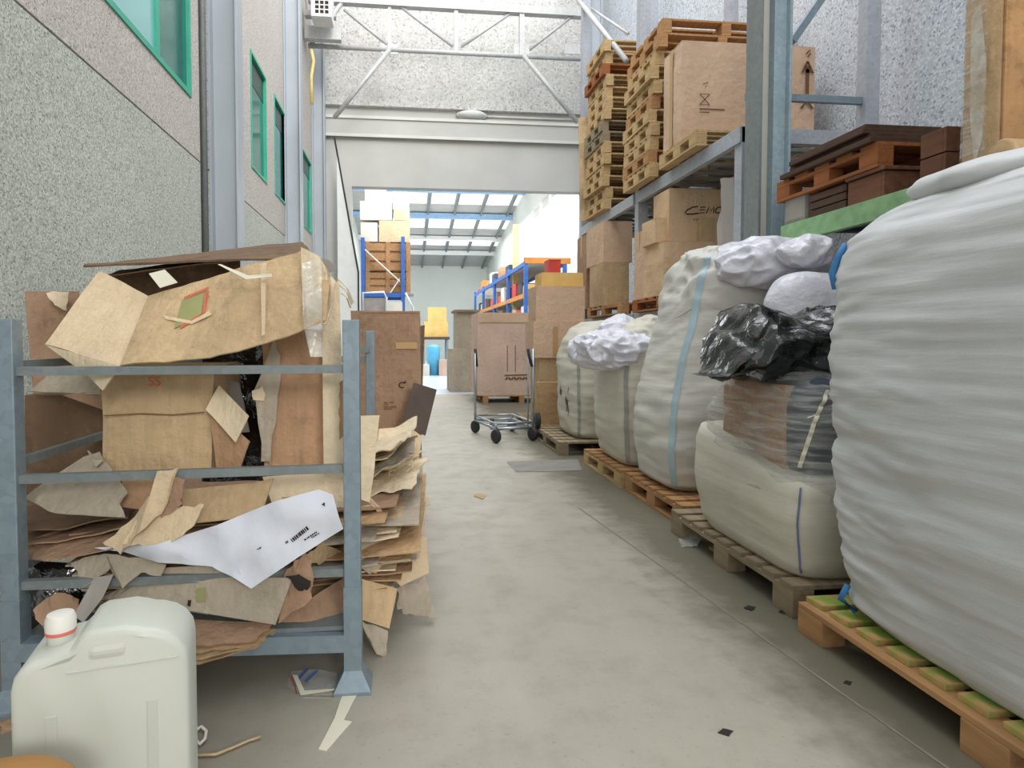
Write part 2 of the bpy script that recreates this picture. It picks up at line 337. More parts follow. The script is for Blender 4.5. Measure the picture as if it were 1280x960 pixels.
# ------------------------------------------------------------------ carton boxes
def carton_bm(sx, sy, sz, bulge=.006, seed=0, lean=0):
    bm = BM(); bmesh.ops.create_cube(bm, size=1)
    bmesh.ops.subdivide_edges(bm, edges=bm.edges[:], cuts=7, use_grid_fill=True)
    for v in bm.verts:
        x, y, z = v.co
        e = (1-(2*x)**2)*(1-(2*z)**2)+(1-(2*y)**2)*(1-(2*z)**2)
        w = nz((x*sx, y*sy, z*sz), 5, seed)*bulge
        v.co = Vector((x*sx+(1 if x > 0 else -1)*bulge*(1-(2*z)**2)*(1-(2*y)**2)*(abs(x) > .49)+w, y*sy+(1 if y > 0 else -1)*bulge*(1-(2*z)**2)*(1-(2*x)**2)*(abs(y) > .49)+w*.7, (z+.5)*sz+lean*0))
    return bm
def carton(label, lo, hi, mat='clean', group=None, tape='tape', flaps=True, seed=None, name='cardboard_box', rot=0, cat='box', bulge=.006):
    SD[0] += 1; seed = seed or SD[0]
    lo, hi = Vector(lo), Vector(hi); s = hi-lo; b = Vector(((lo.x+hi.x)/2, (lo.y+hi.y)/2, lo.z))
    t = bpy.data.objects.new(name, None); COL.objects.link(t); t.location = b; t.rotation_euler = (0, 0, rot); t.empty_display_size = .1
    tag(t, label, cat, group)
    def pt(nm, bm, m):
        o = mesh_obj(nm, bm, M[m]); o.parent = t; return o
    pt('box_body', carton_bm(s.x, s.y, s.z-.004, bulge, seed), mat)
    if flaps:
        g = .004
        pt('top_flap', bxm((-s.x/2, -s.y/2, s.z-.004), (s.x/2, -g, s.z), .001), mat)
        pt('top_flap', bxm((-s.x/2, g, s.z-.004), (s.x/2, s.y/2, s.z), .001), mat)
    if tape:
        w = .025
        pt('tape', bxm((-s.x/2-.001, -w, s.z), (s.x/2+.001, w, s.z+.001)), tape)
        pt('tape', bxm((-s.x/2-bulge-.002, -w, s.z*.72), (-s.x/2-.001, w, s.z+.001)), tape)
    t['base'] = (0, 0, 0); t['size'] = tuple(s)
    return t
def bpx(xl, xc, xr, yt, yb, X, dflt=.4):
    """corners of an upright box whose near aisle-side edge stands at photo column xc, front face right to xr, side face left to xl, on plane X"""
    a = at(xc, yb, X=X); b = at(xc, yt, X=X); y0 = a.y
    far = at(xl, yb, X=X).y if xl < xc-1 else y0+dflt
    x1 = at(xr, yb, Y=y0).x
    return Vector((X, y0, a.z)), Vector((x1, max(far, y0+.1), b.z))

# ------------------------------------------------------------------ pallets
PC = {}
def cached(key, fn):
    if key not in PC:
        me = bpy.data.meshes.new(key[0]); bm = fn(); bm.to_mesh(me); bm.free(); PC[key] = me
    return PC[key]
def pallet(label, x0, y0, z0, sx, sy, mat='pal', group=None, rot=0, decks=7, name='wooden_pallet', inset=.0, deckmat=None, under=True):
    """deck boards run across X on three long stringers along Y, nine blocks, three bottom boards"""
    t = bpy.data.objects.new(name, None); COL.objects.link(t); t.location = (x0+sx/2, y0+sy/2, z0); t.rotation_euler = (0, 0, rot); t.empty_display_size = .1
    tag(t, label, 'pallet', group)
    def pc(nm, key, lo, hi, m):
        me = cached((nm, round(hi[0]-lo[0], 3), round(hi[1]-lo[1], 3), round(hi[2]-lo[2], 3), m), lambda: bxm(-(Vector(hi)-Vector(lo))/2, (Vector(hi)-Vector(lo))/2, .003))
        o = obj_from(nm, me, M[m]); o.parent = t; o.location = (Vector(hi)+Vector(lo))/2
    w = .1
    xs = [-sx/2, -w/2, sx/2-w]; ys = [-sy/2, -.0725, sy/2-.145]
    for x in xs:
        pc('stringer_board', 0, (x, -sy/2, .1), (x+w, sy/2, .122), mat)
        if under: pc('bottom_board', 0, (x, -sy/2, 0), (x+w, sy/2, .022), mat)
        for y in ys: pc('block', 0, (x, y, .022 if under else 0), (x+w, y+.145, .1), mat)
    gap = sy/decks
    for i in range(decks):
        bw = gap*.72
        y = -sy/2 + i*(sy-bw)/(decks-1)
        pc('deck_board', 0, (-sx/2+inset, y, .122), (sx/2, y+bw, .144), deckmat or mat)
    return t

# ------------------------------------------------------------------ bags
def lerp_sections(S, z):
    for a, b in zip(S, S[1:]):
        if z <= b[0]:
            k = (z-a[0])/max(1e-6, b[0]-a[0]); return [p+(q-p)*k for p, q in zip(a[1:], b[1:])]
    return S[-1][1:]
class Bag:
    """S: list of (z, x_left, x_right, y_near, y_far) from bottom to top"""
    def __init__(s, S, sq=4.5, wr=.012, fz=9, seed=1, crump=.0, crump_from=9):
        s.S, s.sq, s.wr, s.fz, s.seed, s.cr, s.cf = S, sq, wr, fz, seed, crump, crump_from
    def raw(s, th, z):
        xl, xr, yn, yf = lerp_sections(s.S, z); c, q = math.cos(th), math.sin(th); e = 2/s.sq
        return Vector(((xl+xr)/2+(xr-xl)/2*math.copysign(abs(c)**e, c), (yn+yf)/2+(yf-yn)/2*math.copysign(abs(q)**e, q), z))
    def pos(s, th, z, off=0):
        p = s.raw(th, z); xl, xr, yn, yf = lerp_sections(s.S, z)
        d = Vector(((p.x-(xl+xr)/2)/max(.05, (xr-xl)/2), (p.y-(yn+yf)/2)/max(.05, (yf-yn)/2), 0))
        d = Vector((math.copysign(abs(d.x)**3, d.x), math.copysign(abs(d.y)**3, d.y), 0))
        if d.length > 1e-6: d.normalize()
        k = s.seed
        w = s.wr*(noise.noise(Vector((p.x*2.2+k, p.y*2.2, z*s.fz)))+.6*noise.noise(Vector((p.x*4+k, p.y*4, z*s.fz*2.3+k)))+.8*noise.noise(Vector((p.x*1.3, p.y*1.3+k, z*2.2))))
        # tight cross folds that slacken and return, as filled woven cloth shows
        r = noise.noise(Vector((p.x*1.6+k*3, p.y*1.6, z*s.fz*1.7+2.0*noise.noise(Vector((p.x*1.5, p.y*1.5, z*1.5+k))))))
        w -= s.wr*1.1*max(0, .25-abs(r))*2
        if s.cr and z > s.cf:
            g = min(1, (z-s.cf)/.15)
            a = 1-abs(noise.noise(Vector((p.x*5+k, p.y*5, z*5))))*2
            b = 1-abs(noise.noise(Vector((p.x*11, p.y*11+k, z*11))))*2
            w += s.cr*g*(a*.7+b*.35-.4)
            p.z += s.cr*g*.8*(a-.4)
        return p+d*(w+off)
    def mesh(s, nu=150, nv=110):
        bm = BM(); z0, z1 = s.S[0][0], s.S[-1][0]
        # resample by path so that the dome at the top gets rings too
        zs = []
        for a, b in zip(s.S, s.S[1:]):
            L = math.dist(a, b); n = max(2, int(nv*L/2.6))
            zs += [a[0]+(b[0]-a[0])*i/n for i in range(n)]
        zs.append(z1); rings = []
        for z in zs: rings.append([bm.verts.new(s.pos(2*math.pi*j/nu, z)) for j in range(nu)])
        for A, B in zip(rings, rings[1:]):
            for j in range(nu): bm.faces.new((A[j], A[(j+1) % nu], B[(j+1) % nu], B[j]))
        bm.faces.new(rings[0][::-1]); bm.faces.new(rings[-1]); return bm
    def ribbon(s, path, w, off=.006, n=50):
        """a strap lying on the bag along (angle, z) points"""
        bm = BM(); L = []
        for i in range(n+1):
            t = i/n*(len(path)-1); k = min(int(t), len(path)-2); f = t-k
            th = path[k][0]*(1-f)+path[k+1][0]*f; z = path[k][1]*(1-f)+path[k+1][1]*f
            p = s.pos(th, z, off); q = s.pos(th+.02, z, off); d = (q-p)
            if d.length < 1e-6: d = Vector((1, 0, 0))
            d.normalize(); L.append((bm.verts.new(p-d*w/2), bm.verts.new(p+d*w/2)))
        for A, B in zip(L, L[1:]): bm.faces.new((A[0], A[1], B[1], B[0]))
        return bm
def blob(c, s, amp=.12, f=5, seed=0, nu=72, nv=48, ridge=True, sq=2.0):
    """a crumpled film lump: sphere grid scaled by s with sharp ridges"""
    bm = BM(); rings = []; c = Vector(c)
    for i in range(1, nv):
        ph = math.pi*i/nv; row = []
        for j in range(nu):
            th = 2*math.pi*j/nu; e = 2/sq
            n = Vector((math.copysign(abs(math.cos(th))**e, math.cos(th))*math.sin(ph)**e, math.copysign(abs(math.sin(th))**e, math.sin(th))*math.sin(ph)**e, math.copysign(abs(math.cos(ph))**e, math.cos(ph))))
            q = Vector((n.x*s[0], n.y*s[1], n.z*s[2])); k = seed*5.1
            a = 1-2*abs(noise.noise(q*f+Vector((k, 0, 0)))); b = 1-2*abs(noise.noise(q*f*2.3+Vector((0, k, 0)))); g = noise.noise(q*f*.5+Vector((k, k, 0)))
            row.append(bm.verts.new(c+q*(1+amp*(a*.7+b*.35+g-.5 if ridge else g))))
        rings.append(row)
    for A, B in zip(rings, rings[1:]):
        for j in range(nu): bm.faces.new((A[j], B[j], B[(j+1) % nu], A[(j+1) % nu]))
    bm.faces.new(rings[0]); bm.faces.new(rings[-1][::-1]); bmesh.ops.recalc_face_normals(bm, faces=bm.faces); return bm

XL, XR, YE = -1.85, 4.2, 13.2      # left wall, right wall, end wall
# ================================================================== THE SETTING
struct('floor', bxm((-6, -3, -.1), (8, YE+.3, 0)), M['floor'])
struct('floor_hall', bxm((-8, YE+.3, -.1), (10, 42, 0)), M['hall_floor'])
# expansion joint and worn kerb line by the pallets, repaired patch
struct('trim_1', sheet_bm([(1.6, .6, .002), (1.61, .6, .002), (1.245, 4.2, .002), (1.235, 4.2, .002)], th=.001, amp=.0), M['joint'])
# left wall: lower and upper panels with grooves, interrupted by the columns
C1, C2, C3 = 6.1, 9.85, 13.0
def wall_panel(name, y0, y1, z0, z1, mat, x=XL, holes=()):
    bm = BM()
    cuts = sorted(holes, key=lambda h: h[0]); y = y0
    for (a, b, c, d) in cuts:
        box(bm, (x-.2, y, z0), (x, a, z1)); box(bm, (x-.2, a, z0), (x, b, c)); box(bm, (x-.2, a, d), (x, b, z1)); y = b
    box(bm, (x-.2, y, z0), (x, y1, z1)); return struct(name, bm, mat)
wn = []   # windows on the left wall, in metres (y0,y1,z0,z1)
ZS = 3.32
w1 = (2.4, 5.62, ZS, 5.2)
q0, q1 = at(314, 64, X=XL), at(334, 236, X=XL); w2 = (at(314, 200, X=XL).y, at(333, 200, X=XL).y, ZS, at(314, 64, X=XL).z)
w3 = (at(343, 200, X=XL).y, at(359, 200, X=XL).y, ZS, w2[3])
w4 = (10.9, 12.6, ZS, w2[3])
ZJ = 2.83
wall_panel('wall_left', -1.5, C1-.25, 0, ZJ-.008, M['wall_low'])
wall_panel('wall_left', -1.5, C1-.25, ZJ+.008, 9.5, M['wall_up'], holes=[w1])
wall_panel('wall_left', C1+.0, C2, 0, ZJ-.008, M['wall_low'])
wall_panel('wall_left', C1+.0, C2, ZJ+.008, 9.5, M['wall_up'], holes=[w2, w3])
wall_panel('wall_left', C2, YE, 0, 9.5, M['wall_up'], holes=[w4])
struct('wall_left', bxm((XL-.3, -1.5, 0), (XL-.2, YE, 9.5)), M['dark'])
struct('trim_2', bxm((XL-.19, C1-.25, 0), (XL-.06, C1, 9.5)), M['joint'])
bm = tbm([(XL-.0, C1-.13, 0), (XL-.0, C1-.13, 9.4)], .03, 10); struct('trim_3', bm, M['galv_dk'], True)
def window(k, w, split):
    y0, y1, z0, z1 = w; f = .045 if split else .035
    o = bpy.data.objects.new(f'window_{k}', None); COL.objects.link(o); o['kind'] = 'structure'; o['base'] = (0, 0, 0)
    bm = BM()
    for lo, hi in (((XL-.04, y0, z0), (XL+.012, y1, z0+f)), ((XL-.04, y0, z1-f), (XL+.012, y1, z1)), ((XL-.04, y0, z0+f), (XL+.012, y0+f, z1-f)), ((XL-.04, y1-f, z0+f), (XL+.012, y1, z1-f))): box(bm, lo, hi)
    if split: box(bm, (XL-.035, y1-split-.03, z0+f), (XL+.01, y1-split+.03, z1-f))
    mesh_obj('window_frame', bm, M['green'], o)
    if split:
        mesh_obj('pane', bxm((XL-.02, y0+f, z0+f), (XL-.01, y1-split-.03, z1-f)), M['glass_l'], o)
        mesh_obj('pane', bxm((XL-.025, y1-split+.03, z0+f), (XL-.015, y1-f, z1-f)), M['glass'], o)
    else:
        mesh_obj('pane', bxm((XL-.04, y0+f, z0+f), (XL-.03, y1-f, z1-f)), M['glass'], o)
        mesh_obj('reveal_shade', bxm((XL-.029, y0+f, z1-f-(z1-z0)*.22), (XL-.025, y1-f, z1-f)), M['glass_d'], o)  # dark strip paints the shaded reveal at the top of the pane
    return o
window(1, w1, .72); window(2, w2, 0); window(3, w3, 0); window(4, w4, 0)
def hcol(name, x0, x1, y, d, t, z1, mat, z0=0):
    """rolled H section: flanges along the aisle, web between them"""
    bm = BM(); box(bm, (x0, y-d/2, z0), (x0+t, y+d/2, z1), .002); box(bm, (x1-t, y-d/2, z0), (x1, y+d/2, z1), .002); box(bm, (x0+t, y-t*.35, z0), (x1-t, y+t*.35, z1))
    return struct(name, bm, mat)
hcol('column_left', XL+.0, XL+.27, C1+.12, .22, .02, 9.5, M['galv_col'])
hcol('column_left', XL+.0, XL+.25, C2+.12, .22, .02, 9.5, M['galv_col'])
hcol('column_left', XL+.0, XL+.25, C3-.1, .22, .02, 9.5, M['galv_col'])
struct('column_right', bxm((2.68, 4.4, 0), (2.7, 4.6, 9), .002), M['galv_dk'])  # darker steel colour paints the shaded side of the column
struct('column_right', bxm((2.90, 4.38, 0), (2.92, 4.62, 9), .002), M['col_blue'])
struct('column_right', bxm((2.7, 4.49, 0), (2.90, 4.505, 9)), M['col_cream'])  # paler cream colour paints the light on the web
struct('column_right', bxm((2.8, 4.42, 0), (2.90, 4.49, 9), .004), M['col_blue'])
# end wall with the big opening into the hall
zo = at(440, 232, Y=YE).z; xo = at(440, 300, Y=YE).x; xr = at(728, 300, Y=YE).x
struct('wall_end', bxm((XL, YE+.0, at(560, 136, Y=YE).z), (XR, YE+.3, 9.5)), M['wall_end'])
z1 = at(560, 136, Y=YE).z; z2 = at(560, 152, Y=YE).z; z3 = at(560, 174, Y=YE).z
struct('wall_end', bxm((XL, YE+.12, z2), (XR, YE+.3, z1)), M['plaster'])
struct('wall_end', bxm((XL, YE-.05, z3), (XR, YE+.3, z2)), M['plaster'])
struct('trim_4', bxm((XL, YE-.09, z2-.03), (XR, YE-.05, z2+.03)), M['plaster_l'])
struct('trim_5', bxm((XL, YE-.07, z3-.03), (XR, YE-.05, z3+.03)), M['plaster_l'])
struct('wall_end', bxm((XL, YE+.05, zo), (XR, YE+.3, z3)), M['plaster'])
struct('wall_end', bxm((XL, YE+.05, 0), (xo, YE+.3, zo)), M['plaster'])
struct('wall_end', bxm((xr, YE+.05, 0), (XR+.2, YE+.3, zo)), M['plaster'])
struct('wall_right', bxm((XR, -1.5, 0), (XR+.2, YE+.3, 9.5)), M['wall_right'])
# white sliding door leaf against the left wall by the opening, with its slanted head and dark seal
bm = BM()
P = [at(421, 185, Y=12.75), at(447, 335, Y=12.95), at(447, 335, Y=12.95), at(421, 185, Y=12.75)]; P[2].z = P[3].z = 0.02
bm.faces.new([bm.verts.new(p) for p in P]); r = bmesh.ops.extrude_face_region(bm, geom=bm.faces[:])
bmesh.ops.translate(bm, verts=[v for v in r['geom'] if isinstance(v, bmesh.types.BMVert)], vec=(0, .04, 0)); bmesh.ops.recalc_face_normals(bm, faces=bm.faces)
d = struct('door_1', bm, M['white']); d['base'] = (0, 0, 0)
mesh_obj('door_seal', tbm([at(418, 172, Y=12.73), at(448, 340, Y=12.93), (at(448, 340, Y=12.93).x, 12.93, .05)], .018, 6), M['dark'], d)

# ---- hall behind: roof falling away, rafters, purlins, walls
XHR, XHL, YF = 5.3, -1.75, 39.0
def rz(y): return 7.75-.15*(y-27)
bm = BM(); P = [(-2.4, YE+.3, rz(YE)), (XHR, YE+.3, rz(YE)), (XHR, YF, rz(YF)), (-2.4, YF, rz(YF))]
bm.faces.new([bm.verts.new(p) for p in P][::-1]); r = bmesh.ops.extrude_face_region(bm, geom=bm.faces[:]); bmesh.ops.translate(bm, verts=[v for v in r['geom'] if isinstance(v, bmesh.types.BMVert)], vec=(0, 0, .1))
bmesh.ops.recalc_face_normals(bm, faces=bm.faces); struct('ceiling', bm, M['panelgrey'])
pur = [23.2, 26.4, 29.6, 33.0, 35.6]
k = 0
for a, b in zip(pur, pur[1:]):
    for i in range(6):
        x0 = -1.4+i*1.28
        lo, hi = a+.15+(.0 if i % 2 else .0), a+(b-a)*.62
        bm = BM(); vs = [bm.verts.new((x, y, rz(y)-.02)) for x, y in ((x0+.1, lo), (x0+1.18, lo), (x0+1.18, hi), (x0+.1, hi))]; bm.faces.new(vs)
        struct('window_%d' % (10+k), bm, M['sky']); k += 1
for j, y in enumerate(pur): struct('beam_roof', bxm((-2.4, y-.11, rz(y)-.28), (XHR, y+.11, rz(y)-.03)), M['lightblue'] if j in (1, 2) else M['white'])
for i in range(7):
    x = -1.4+i*1.28
    bm = tbm([(x, 18, rz(18)-.1), (x, YF, rz(YF)-.1)], .045, 4, True); struct('beam_roof', bm, M['galv_dk'])
struct('wall_hall_far', bxm((-8, YF, 0), (10, YF+.2, 9)), M['hall_wall'])
struct('wall_hall_right', bxm((XHR, YE+.3, 0), (XHR+.2, YF, 10)), M['hall_wall'])
struct('wall_hall_left', bxm((-2.6, YE+.3, 0), (-2.4, YF, 10)), M['hall_wall'])
for (px, py) in ((694, 238), (682, 252), (671, 265)):
    p = at(px, py, X=XHR); struct('trim_6', bxm((XHR-.02, p.y-.5, p.z-.15), (XHR, p.y+.5, p.z+.15)), M['panelgrey'])
# ================================================================== OVERHEAD THINGS
YT = 12.1
t = thing('lattice_truss', 'zinc lattice truss spanning the aisle in front of the speckled end wall', 'truss', (1, YT, 6.6))
zb, zt = at(485, 62, Y=YT).z, at(560, 8, Y=YT).z
xl_, xr_ = XL+.05, at(732, 50, Y=YT).x+.04
mesh_obj('bottom_chord', tbm([(xl_, YT, zb), (xr_, YT, zb)], .045, 10), M['truss'], t, True)
mesh_obj('top_chord', tbm([(xl_, YT, zt), (xr_, YT, zt)], .075, 4, True), M['truss'], t)
for px, r in ((487, .04), (570, .05), (652, .06)):
    x = at(px, 40, Y=YT).x; mesh_obj('web_post', tbm([(x, YT, zb), (x, YT, zt)], r*.8, 4, True), M['truss'], t)
for a, b in (((430, 12), (484, 56)), ((495, 4), (566, 58)), ((577, 58), (645, 12)), ((662, 62), (722, 15))):
    mesh_obj('web_diagonal', tbm([at(*a, Y=YT), at(*b, Y=YT)], .03, 8), M['truss'], t, True)
for a, b in (((487, 62), (418, 147)), ((653, 68), (722, 153)), ((436, -8), (389, 54))):
    mesh_obj('knee_brace', tbm([at(*a, Y=YT-.02), at(*b, Y=YT-.02)], .045, 10), M['truss'], t, True)
for px in (487, 652, 715):
    p = at(px, 64, Y=YT); mesh_obj('gusset_plate', bxm((p.x-.16, YT-.012, p.z-.06), (p.x+.16, YT+.012, p.z+.14)), M['truss'], t)
p = at(400, 42, Y=YT-.3)
mesh_obj('wall_bracket', bxm((XL+.03, YT-.35, p.z-.12), (XL+.7, YT-.2, p.z+.12), .01), M['truss'], t)
mesh_obj('wall_bracket', bxm((XL+.03, YT-.35, p.z+.3), (XL+.6, YT-.2, p.z+.4), .01), M['truss'], t)
x = at(732, 50, Y=YT).x+.18
bm = BM(); box(bm, (x-.13, YT-.1, 0), (x-.11, YT+.1, 9.4)); box(bm, (x+.11, YT-.1, 0), (x+.13, YT+.1, 9.4)); box(bm, (x-.11, YT-.01, 0), (x+.11, YT+.01, 9.4))
struct('column_right', bm, M['galv_col'])
# bulkhead lamp and its conduit on the header
p = at(590, 143, Y=YE)
t = thing('bulkhead_lamp', 'oval white bulkhead lamp fixed on the pale header above the opening', 'lamp', (p.x, YE+.02, p.z))
bm = BM(); lathe(bm, [(.34, 0), (.34, .05), (.3, .09)], n=28)
bmesh.ops.transform(bm, verts=bm.verts, matrix=Matrix.Translation((p.x, YE+.1, p.z)) @ Matrix.Diagonal((1, 1, .32, 1)) @ Matrix.Rotation(math.pi/2, 4, 'X')); bmesh.ops.recalc_face_normals(bm, faces=bm.faces)
mesh_obj('lamp_base', bm, M['plaster'], t, True)
bm = BM(); lathe(bm, [(.29, 0), (.28, .04), (.2, .1), (.08, .13)], n=28)
bmesh.ops.transform(bm, verts=bm.verts, matrix=Matrix.Translation((p.x, YE+.02, p.z)) @ Matrix.Diagonal((1, 1, .32, 1)) @ Matrix.Rotation(math.pi/2, 4, 'X')); bmesh.ops.recalc_face_normals(bm, faces=bm.faces)
mesh_obj('lamp_diffuser', bm, M['white'], t, True)
a = at(612, 145, Y=YE+.05); b = at(724, 147, Y=YE+.05)
tag(mesh_obj('conduit_pipe', tbm([(p.x+.34, YE+.09, p.z), (b.x, YE+.09, p.z)], .025, 8), M['plaster_l'], None, True), 'thin pale conduit running right from the oval lamp on the header', 'pipe')
# air conditioner up at the left
a = at(392, 20, Y=11.2); b = at(414, -30, Y=11.2)
t = thing('air_conditioner', 'white air conditioner unit with grille high above the left columns', 'air conditioner', (a.x, 11.2, a.z))
mesh_obj('casing', bxm((a.x-.05, 11.2, a.z), (b.x, 11.6, b.z), .02), M['white'], t)
for i in range(3):
    for j in range(6): x = a.x+.03+i*.085; z = a.z+.06+j*.08; mesh_obj('grille_slot', bxm((x, 11.19, z), (x+.06, 11.2, z+.05)), M['ink'], t)
bm = tbm([at(389, 62, Y=11.6), at(392, 76, Y=11.6), at(389, 96, Y=11.6), at(390, 130, Y=11.6)], .03, 6)
tag(mesh_obj('cable', bm, M['yellow'], None, True), 'yellowish cable looping down the left wall below the air conditioner', 'cable')

# ================================================================== LEFT: STILLAGE, PILE, CAN
YS, YB = 2.1, 3.25
xL, xR = -1.265, -.178
t = thing('stillage_rack', 'galvanised steel stillage frame holding the heap of waste cardboard at left', 'stillage', (-.72, 2.7, 0))
pw = .028
def post(x, y, zt, r=pw):
    bm = BM(); box(bm, (x-r, y-r, .08), (x+r, y+r, zt), .004); return mesh_obj('corner_post', bm, M['galv'], t)
ztop = at(440, 400, Y=YS).z
for x in (xL, xR):
    post(x, YS, ztop); post(x, YB, ztop-.02, .024)
    for y in (YS, YB):
        bm = BM(); rings = []
        for (h, z) in ((.062, .0), (.062, .012), (.03, .07), (.03, .36), (.03, .36)):
            rings.append([bm.verts.new((x+a*h, y+b*h, z)) for a, b in ((-1, -1), (1, -1), (1, 1), (-1, 1))])
        for A, B in zip(rings, rings[1:-1]):
            for j in range(4): bm.faces.new((A[j], A[(j+1) % 4], B[(j+1) % 4], B[j]))
        bm.faces.new(rings[0][::-1]); bm.faces.new(rings[-2]); bmesh.ops.recalc_face_normals(bm, faces=bm.faces)
        mesh_obj('stacking_foot', bm, M['galv'], t)
def rail(a, b, r, m='galv_dk', nm='rail'): mesh_obj(nm, tbm([a, b], r, 4, True), M[m], t)
for y0, y1 in ((464, 461), (599, 585), (731, 714)):
    zl, zr_ = at(20, y0, Y=YS).z, at(430, y1, Y=YS).z
    rail((xL, YS, zl), (xR, YS, zr_), .014)
rail((xL, YS, .19), (xR, YS, .165), .03, 'galv')
for z in (.18, 1.1): rail((xL, YB, z), (xR, YB, z), .016)
for x in (xL,):
    for z in (.45, .8, 1.12): rail((x, YS, z), (x, YB, z), .014)
rail((xR, YS, .18), (xR, YB, .18), .02)
rail((xR-.1, YB-.02, at(452, 437, Y=YB).z), (xR, YB-.02, at(452, 437, Y=YB).z), .016)
mesh_obj('deck_sheet', bxm((xL, YS, .2), (xR, YB, .215)), M['galv_dk'], t)

P_ = 'cardboard in the stillage'
def sh(label, px, mat, cat='cardboard', name='cardboard_sheet', **kw): return sheet(name, label, cat, px, mat, **kw)
# ---- pressed flat layers lying in the stillage, ends sticking out to the right
rr = random.Random(3)
ordn = ['lowest', 'second lowest', 'third lowest', 'fourth from the bottom', 'fifth from the bottom', 'sixth from the bottom', 'seventh from the bottom', 'eighth from the bottom', 'ninth from the bottom', 'tenth from the bottom', 'eleventh from the bottom', 'twelfth from the bottom', 'thirteenth from the bottom', 'fourteenth from the bottom', 'fifteenth from the bottom', 'sixteenth from the bottom', 'fifth from the top', 'fourth from the top', 'third from the top', 'second from the top', 'topmost']
mats = ['greyc', 'tan', 'kraft', 'tan_l', 'brown', 'cream', 'greyc', 'tan_l']
N = 21
for i in range(N):
    k = i/(N-1); z = .235+.285*k + rr.uniform(-.004, .004)
    x1 = -.02+rr.uniform(-.04, .13)*(1 if i > 3 else .5); x0 = -1.2+rr.uniform(0, .1)
    dz = rr.uniform(-.05, .05)+.14*k
    y0 = YS+.09+rr.uniform(0, .12); y1 = YB-.06-rr.uniform(0, .2)
    sk = rr.uniform(-.08, .08)
    pts = [Vector((x0, y0, z)), Vector((x1-.05, y0+rr.uniform(0, .1), z+dz*.4)), Vector((x1+sk*.4, y1, z+dz)), Vector((x0, y1, z+.02))]
    sh(f'flattened carton {ordn[i]} of the pressed layers sticking out right of the stillage', pts, mats[i % 8], name='flattened_carton', amp=.02, freq=3, th=.006, group='pressed carton layers')
# steeper crumpled shards above them, right of the post
Yq = 2.75
fan = []
for i in range(17):
    y = 545+i*6.4; a = rr.uniform(-6, 6)
    xe = rr.choice((492, 505, 518, 526))+rr.uniform(-8, 8)
    fan.append((y, xe))
names = ['top', 'second', 'third', 'fourth', 'fifth', 'sixth', 'seventh', 'eighth', 'ninth', 'tenth', 'eleventh', 'twelfth', 'thirteenth', 'fourteenth', 'fifteenth', 'sixteenth', 'seventeenth']
for i, (y, xe) in enumerate(fan):
    yn = 2.45+rr.uniform(0, .2); yb = yn+.45
    pts = [at(440, y+34, Y=yn), at(xe-12, y+6+rr.uniform(0, 16), Y=yn), at(xe+6, y-14+rr.uniform(-6, 4), Y=yb), at(452, y+4, Y=yb)]
    sh(f'crumpled pale cardboard flap {names[i]} down in the fan beside the right post', pts, rr.choice(('cream', 'tan_l', 'greyc', 'tan', 'greyc', 'brown')), name='cardboard_flap', amp=.034, freq=6, th=.005, rag=.016, group='fan of crumpled flaps beside the post')
sh('pale flap standing on edge under the brown tall carton, right of post', [(474, 536, 2.8), (512, 533, 2.9), (511, 566, 2.9), (468, 572, 2.7)], 'cream', amp=.01)
sh('cream board edge leaning out at the fan right edge', [(503, 531, 3.0), (528, 544, 3.0), (522, 600, 2.9), (510, 610, 2.9)], 'tan_l', amp=.01, rag=.008)
# flaps hanging at the lower right
sh('grey brown pointed flap hanging right of the post', [(447, 655, 2.3), (505, 668, 2.4), (462, 718, 2.3), (447, 706, 2.25)], 'greyc', amp=.012)
sh('pale tan square flap hanging at the pile corner', [(497, 664, 2.45), (533, 672, 2.5), (536, 716, 2.48), (502, 733, 2.42), (474, 706, 2.38)], 'tan_l', amp=.012, sub=4)
sh('yellowish tan flap below the grey flap, beside the post', [(446, 722, 2.3), (497, 736, 2.32), (487, 786, 2.3), (447, 773, 2.25)], 'tan', amp=.01)
sh('narrow torn tongue of cardboard hanging lowest beside the post', [(449, 776, 2.27), (486, 789, 2.3), (481, 822, 2.3), (470, 818, 2.28), (462, 796, 2.26)], 'greyc', amp=.015, rag=.01)
sh('torn strip ends bunched at the lower pile corner near the aisle', [(494, 738, 2.5), (530, 722, 2.6), (541, 771, 2.55), (515, 768, 2.5), (496, 760, 2.45)], 'greyc', amp=.035, freq=10, rag=.02)
sh('long brown folded strip sloping down from the fan', [(505, 664, 2.42), (512, 660, 2.42), (470, 716, 2.3), (463, 714, 2.3)], 'tan', amp=.006)
sh('pale thin strip slanting across the layers right of post', [(456, 622, 2.3), (462, 622, 2.3), (494, 658, 2.4), (488, 660, 2.4)], 'cream', amp=.004)
# cream board standing inside the right post
sh('tall cream board standing just inside the right post', [(402, 352, 2.24), (424, 352, 2.24), (432, 600, 2.2), (405, 600, 2.2)], 'cream', amp=.012)
sh('cream board leaning behind the post with a white face', [(432, 520, 2.3), (475, 519, 2.35), (462, 628, 2.3), (432, 618, 2.25)], 'cream', amp=.012)
sh('torn orange strip hanging inside the right post', [(424, 478, 2.2), (432, 474, 2.19), (430, 540, 2.19), (425, 548, 2.2)], 'rust', amp=.01, rag=.012)
